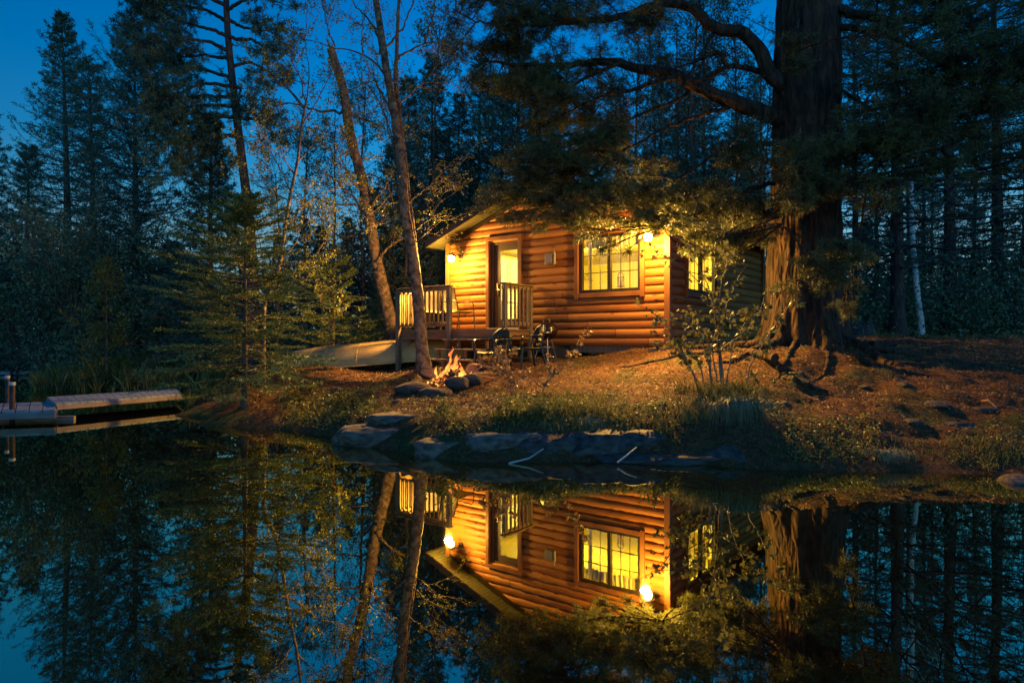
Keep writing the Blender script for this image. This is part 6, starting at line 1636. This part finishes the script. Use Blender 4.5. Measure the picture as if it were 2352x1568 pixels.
# ------------------------------------------------------------------ grass, sedge, ground cover, litter
def grass_gen(n, x0, x1, d0, d1, hmin, hmax, w, lean=0.35, clump=12, zmin=0.03, bend=None, patch=True):
    def f(mb, r_):
        nc = max(1, n // clump)
        c = region(r_, nc, x0, x1, d0, d1); c = c[c[:, 2] > zmin]
        pt = np.sin(c[:, 0] * 2.7 + 1.2 * np.sin(c[:, 1] * 3.1)) + np.sin(c[:, 1] * 4.3 + c[:, 0] * 1.1) + 0.8 * np.sin(c[:, 0] * 7.9 + 2)
        c = c[pt > r_.uniform(-1.2, 1.6, len(c)) if patch else pt > -9]
        p = np.repeat(c, clump, 0) + r_.normal(size=(len(c) * clump, 3)) * [0.05, 0.05, 0]
        p[:, 2] = np.repeat(c[:, 2], clump)
        hh = np.repeat(r_.uniform(hmin, hmax, len(c)), clump) * r_.uniform(0.5, 1.1, len(p))
        D = r_.normal(size=(len(p), 3)) * lean; D[:, 2] = 1
        if bend is not None: D = D + np.array(bend) * r_.uniform(0.4, 1.2, (len(p), 1))
        D = unit(D)
        # two-piece curved blade
        sd = unit(np.cross(D, r_.normal(size=D.shape))) * w / 2
        m = p + D * (hh * 0.55)[:, None]; t = p + D * (hh * 0.95)[:, None] + np.stack([D[:, 0], D[:, 1], -0.25 * np.ones(len(D))], -1) * (hh * 0.35)[:, None]
        V = np.stack([p - sd, p + sd, m + sd * 0.8, t, m - sd * 0.8], 1).reshape(-1, 3)
        mb.add(V, np.arange(len(p) * 5).reshape(-1, 5))
    return f
scatter("grass", "green grass tufts along the bank, thickest under the maple sapling", "grass", M['grass'],
        [grass_gen(9000, 1080, 1760, 8.7, 9.6, 0.04, 0.15, 0.007), grass_gen(4500, 1130, 1400, 8.95, 10.2, 0.06, 0.24, 0.007, 0.25), grass_gen(4200, 1560, 1760, 8.7, 10.0, 0.10, 0.32, 0.008, 0.3),
         grass_gen(6000, 640, 900, 10.4, 12.9, 0.05, 0.16, 0.008), grass_gen(2500, 500, 760, 12.6, 17.5, 0.06, 0.22, 0.010), grass_gen(5000, 640, 1000, 17, 20, 0.10, 0.34, 0.014),
         grass_gen(2600, 1760, 2400, 7.7, 8.3, 0.03, 0.11, 0.007), grass_gen(1200, 2150, 2420, 7.5, 8.3, 0.04, 0.14, 0.008), grass_gen(1500, 1200, 1760, 9.6, 11.5, 0.03, 0.09, 0.006), grass_gen(2500, 2000, 2500, 15.5, 19, 0.06, 0.25, 0.01)], 7)
scatter("sedge", "pale dry sedge fringing the far bank behind the gangway dock", "sedge", M['grass'],
        [grass_gen(9000, 60, 520, 19.5, 23.5, 0.3, 0.85, 0.022, 0.25, 14, -0.05, None, False), grass_gen(3000, 380, 560, 14.5, 19.0, 0.2, 0.6, 0.016, 0.25, 14, -0.02)], 8)
def cover(n, x0, x1, d0, d1, size, hmax=0.06):
    def f(mb, r_):
        p = region(r_, n, x0, x1, d0, d1); p = p[p[:, 2] > 0.03]; p[:, 2] += r_.random(len(p)) * hmax
        D = r_.normal(size=(len(p), 3)) * [1, 1, 0.35] + [0, -0.3, 0.1]
        mb.blades(p, D, size * r_.uniform(0.6, 1.4, len(p)), size * 0.7, seed=2)
    return f
scatter("ground_cover", "low bright leafed ground cover on the bank edge by the mossy stones", "ground cover", M['leaf'],
        [cover(1500, 1800, 2020, 7.8, 8.9, 0.035), cover(1600, 1150, 1350, 8.9, 10.0, 0.04, 0.12), cover(1800, 660, 860, 10.6, 12.8, 0.05, 0.10), cover(900, 1400, 1800, 8.6, 9.4, 0.035, 0.08), cover(500, 2180, 2400, 7.6, 8.4, 0.035)], 9)
def litter_gen(n, x0, x1, d0, d1, l, w, pw=1.0, up=0.18):
    def f(mb, r_):
        p = region(r_, n, x0, x1, d0, d1, pw); p = p[p[:, 2] > 0.06]; p[:, 2] += 0.004 + 0.014 * r_.random(len(p))
        D = r_.normal(size=(len(p), 3)) * [1, 1, up]; D[:, 2] = np.abs(D[:, 2])
        mb.blades(p, D, l * r_.uniform(0.4, 1.3, len(p)), w, seed=4)
    return f
scatter("leaf_litter", "rusty pine needles and old leaves strewn over the slope", "litter", M['litter'],
        [litter_gen(62000, 980, 2500, 8.3, 14.5, 0.055, 0.006), litter_gen(26000, 560, 1250, 9.6, 17.5, 0.055, 0.008), litter_gen(2600, 980, 2500, 8.3, 14.0, 0.04, 0.022, 1.0, 0.4), litter_gen(2500, 560, 1250, 10, 16.5, 0.05, 0.03, 1.0, 0.4), litter_gen(9000, 1900, 2600, 12, 18, 0.08, 0.014)], 10)
def sedge_tuft(xd, yd, d, label, seed, n=260, h_=0.34, droop=0.7, m=None, cat="sedge tuft"):
    r_ = np.random.default_rng(seed); o = MB(); base = P(xd, yd, d)
    p = r_.normal(size=(n, 3)) * [0.13, 0.05, 0.02]; az = r_.uniform(0, 2 * PI, n); out = np.stack([np.cos(az), -np.abs(np.sin(az)) * 0.9 - 0.1, np.zeros(n)], -1)
    ts = np.linspace(0, 1, 6); L = h_ * r_.uniform(0.6, 1.2, n)
    Pn = p[:, None] + out[:, None] * (L[:, None] * ts)[..., None] * 0.62
    Pn[..., 2] += L[:, None] * (0.75 * ts - (0.75 + droop) * ts ** 2)
    o.tubes(Pn, np.tile(0.0035 * (1.1 - ts), (n, 1)), 3)
    return tag(o.build("sedge_tuft", m or M['reed'], loc=tuple(base)), label, cat)
sedge_tuft(1700, 925, 8.75, "large tuft of dry sedge drooping over the bank below the maple sapling", 1, 420, 0.5, 1.1)
sedge_tuft(1665, 935, 8.8, "smaller dry sedge tuft hanging beside the largest one", 2, 200, 0.4, 1.0)
sedge_tuft(1345, 965, 8.85, "thin sedge tuft hanging over the undercut bank near the slanted stick", 3, 110, 0.40, 1.2)
sedge_tuft(1250, 975, 8.9, "sparse drooping sedge above the middle boulders", 4, 90, 0.3, 1.0)
sedge_tuft(2040, 1040, 7.95, "short dry grass hummock overhanging the mossy shore edge", 5, 260, 0.22, 0.8)

# ------------------------------------------------------------------ saplings and shrubs of the foreground
def c9(x, y): return ((1850 + x / 2.24) / 1.30612, (600 + y / 2.24) / 1.30612)
def c4(x, y): return ((1200 + x / 4.704) / 1.30612, (950 + y / 4.704) / 1.30612)
DM = 9.9
b = P(*c9(660, 1300), DM); b[2] = h1(b[0], b[1])
stems = [[(720, 1300, 1), (705, 1060), (680, 950), (670, 850), (660, 760), (640, 640), (560, 560), (480, 480), (330, 380), (200, 310)], [(718, 1290, 1), (690, 950), (690, 780), (690, 650), (700, 560), (740, 430), (800, 330)],
         [(705, 1250, 1), (670, 850), (640, 640), (580, 500), (520, 400), (480, 300), (420, 250)], [(650, 1310, 1), (635, 1190), (625, 1050), (660, 900), (720, 850), (760, 790), (830, 760), (870, 720)],
         [(600, 1310, 1), (540, 1210), (470, 1080), (440, 1000), (380, 920), (330, 830), (250, 760), (150, 710)], [(860, 1290, 1), (890, 1120), (960, 1010), (1020, 900), (1100, 790), (1150, 720), (1200, 700)],
         [(700, 1200, 1), (700, 1000), (760, 960), (850, 900), (950, 800), (990, 660)], [(560, 1290, 1), (500, 1130), (400, 1000), (350, 950), (300, 970)], [(640, 1300, 1), (620, 1100), (580, 960), (520, 840), (500, 760), (470, 700)],
         [(700, 1300, 1), (690, 900), (740, 700), (780, 600), (830, 500), (880, 430)], [(720, 1300, 1), (780, 1000), (850, 850), (900, 760), (960, 700)], [(690, 1280, 1), (640, 1000), (560, 850), (430, 800), (300, 800)],
         [(600, 1300, 1), (560, 1100), (480, 1000), (430, 960), (400, 1040)]]
sap = empty("maple_sapling", b); tag(sap, "multi-stemmed maple sapling with drooping lobed leaves in front of the cabin corner", "maple sapling")
r_ = np.random.default_rng(91); tr, cr = MB(), MB(); LP_, LD_ = [], []
for l in stems:
    dd = r_.uniform(-0.35, 0.35); n = len(l)
    pts = []
    for k, q in enumerate(l):
        X = P(*c9(q[0], q[1]), DM + dd * k / (n - 1)); 
        if k == 0: X[2] = h1(X[0], X[1]) - 0.03
        pts.append(X - b)
    p_ = limb(tr, pts, 0.014, 0.0035, r_, 40, 6, 0.003)
    for k in range(22):
        i_ = int(r_.uniform(14, 39)); d_ = unit(unit(p_[i_] - p_[i_ - 1]) * 0.6 + r_.normal(size=3) * [0.8, 0.6, 0.5]); L_ = r_.uniform(0.05, 0.20)
        e = p_[i_] + d_ * L_; tr.tube([p_[i_], p_[i_] + d_ * L_ * 0.5 + [0, 0, 0.01], e], [0.003, 0.0022, 0.0015], 3, False)
        for q in range(2): LP_.append(e + r_.normal(size=3) * 0.012); LD_.append(d_)
        if r_.random() < 0.5: LP_.append(p_[i_] + d_ * L_ * 0.6); LD_.append(d_)
kp_ = r_.random(len(LP_)) < 0.72
maple_leaves(cr, np.array(LP_)[kp_], np.array(LD_)[kp_], r_, 0.082, 0.9)
tr.build("stem", M['saplingbark'], sap, smooth=True); cr.build("foliage", M['maple'], sap)
DD = 10.2
b = P(*c9(1000, 1300), DD); b[2] = h1(b[0], b[1])
s2 = [[c9(930, 1360) + (1,), c9(1000, 1290), c9(1090, 1220), c9(1180, 1180)], [c9(940, 1370) + (1,), c9(1060, 1330), c9(1130, 1290)], [c9(900, 1360) + (1,), c9(900, 1250), c9(870, 1180)]]
sapling("sapling", b, s2, -0.1, 0.1, M['maple'], "low seedling with yellowing leaves on the slope beside the maple sapling", 92, 0.07, 6, maple=True, twl=0.12, hang=0.8, nleaf=0.7, r0=0.007)
b = P(1178, 906, 10.9); b[2] = h1(b[0], b[1])
s3 = [[c4(1590, 1100) + (1,), c4(1540, 980), c4(1480, 850), c4(1400, 760), c4(1330, 700), c4(1290, 620), c4(1270, 500)], [c4(1600, 1100) + (1,), c4(1560, 900), c4(1500, 760), c4(1450, 650), c4(1400, 540), c4(1380, 470)], [c4(1600, 1110) + (1,), c4(1590, 950), c4(1560, 800), c4(1540, 650), c4(1500, 560)],
      [c4(1580, 1100) + (1,), c4(1500, 900), c4(1400, 800), c4(1280, 760), c4(1180, 680)], [c4(1600, 1120) + (1,), c4(1640, 950), c4(1700, 850), c4(1720, 830)]]
sapling("sapling", b, s3, -0.15, 0.15, M['redleaf'], "bronze-leaved sapling in front of the plastic chairs", 93, 0.065, 7, maple=True, twl=0.11, hang=0.9, nleaf=0.8, r0=0.008)
b = P(1240, 900, 10.6); b[2] = h1(b[0], b[1])
s4 = [[(1235, 905, 1), (1262, 868), (1300, 838), (1325, 800), (1345, 765), (1354, 752)], [(1268, 870, 1), (1268, 848), (1266, 815)]]
sapling("sapling", b, s4, -0.1, 0.1, M['redleaf'], "single slanting bronze-leaved shoot in front of the log wall", 94, 0.055, 14, maple=True, twl=0.05, hang=0.5, nleaf=0.9, r0=0.008)
def small_shrub(xd, yd, d, w, h_, label, seed, size=0.045, leafm=None, n=26):
    r_ = np.random.default_rng(seed); base = P(xd, yd, d); o = empty("shrub", base); tag(o, label, "shrub")
    tr, cr, tips = MB(), MB(), []
    for k in range(n):
        p0 = np.array([r_.uniform(-w, w) * 0.5, r_.uniform(-0.12, 0.12), -0.12]); branching(tr, p0, [r_.normal() * 0.35, r_.normal() * 0.25 - 0.15, 1], h_ * r_.uniform(0.6, 1.1), 0.004, 1, r_, tips, 0.6, 0, 0.1, (1, 2), 0.6, 3, 0.12, 0.0015, 6)
    leaves(cr, tips, r_, 3, size, -0.1, 0.02)
    tr.build("stem", M['twig'], o); cr.build("foliage", leafm or M['leaf'], o)
small_shrub(1022, 975, 9.2, 0.42, 0.36, "bright yellow green shrub spilling over the rocks by the sloping boulder", 1)
small_shrub(1075, 1000, 8.95, 0.34, 0.22, "yellow green shrub lowest on the bank above the sloping boulder", 2)
small_shrub(1140, 985, 9.0, 0.30, 0.20, "leafy shrub on the bank edge above the middle boulder", 3, 0.04)
small_shrub(1240, 955, 9.0, 0.44, 0.22, "spreading leafy shrub under the slanting bronze shoot", 4, 0.045)
small_shrub(1500, 985, 8.7, 0.18, 0.28, "small shrub of round leaves standing against the blue grey boulder", 5, 0.04, n=14)
small_shrub(1545, 1000, 8.6, 0.3, 0.16, "narrow-leaved herb clump low on the bank beneath the maple sapling", 6, 0.05, n=14)
small_shrub(1335, 985, 8.85, 0.4, 0.18, "small leafy shrub hanging over the dark boulders left of the bent stick".replace("left of", "near"), 10, 0.04, n=18)
small_shrub(1425, 968, 8.9, 0.36, 0.16, "low leafy shrub on the grass edge above the bent stick", 11, 0.035, n=16)
small_shrub(1120, 1012, 8.75, 0.28, 0.18, "little yellow green shrub rooted in the crack between the two biggest bank boulders", 12, 0.04, n=14)
small_shrub(705, 900, 13.0, 0.5, 0.24, "leafy shrub beside the fir trunk in front of the canoe tip", 7, 0.05, M['maple'])
small_shrub(760, 935, 11.5, 0.6, 0.22, "low wide shrub on the bank above the dark water edge", 8, 0.05, M['maple'])
small_shrub(2345, 1050, 7.9, 0.3, 0.14, "little leafy clump above the pale rounded boulder", 9, 0.04, M['maple'], n=12)
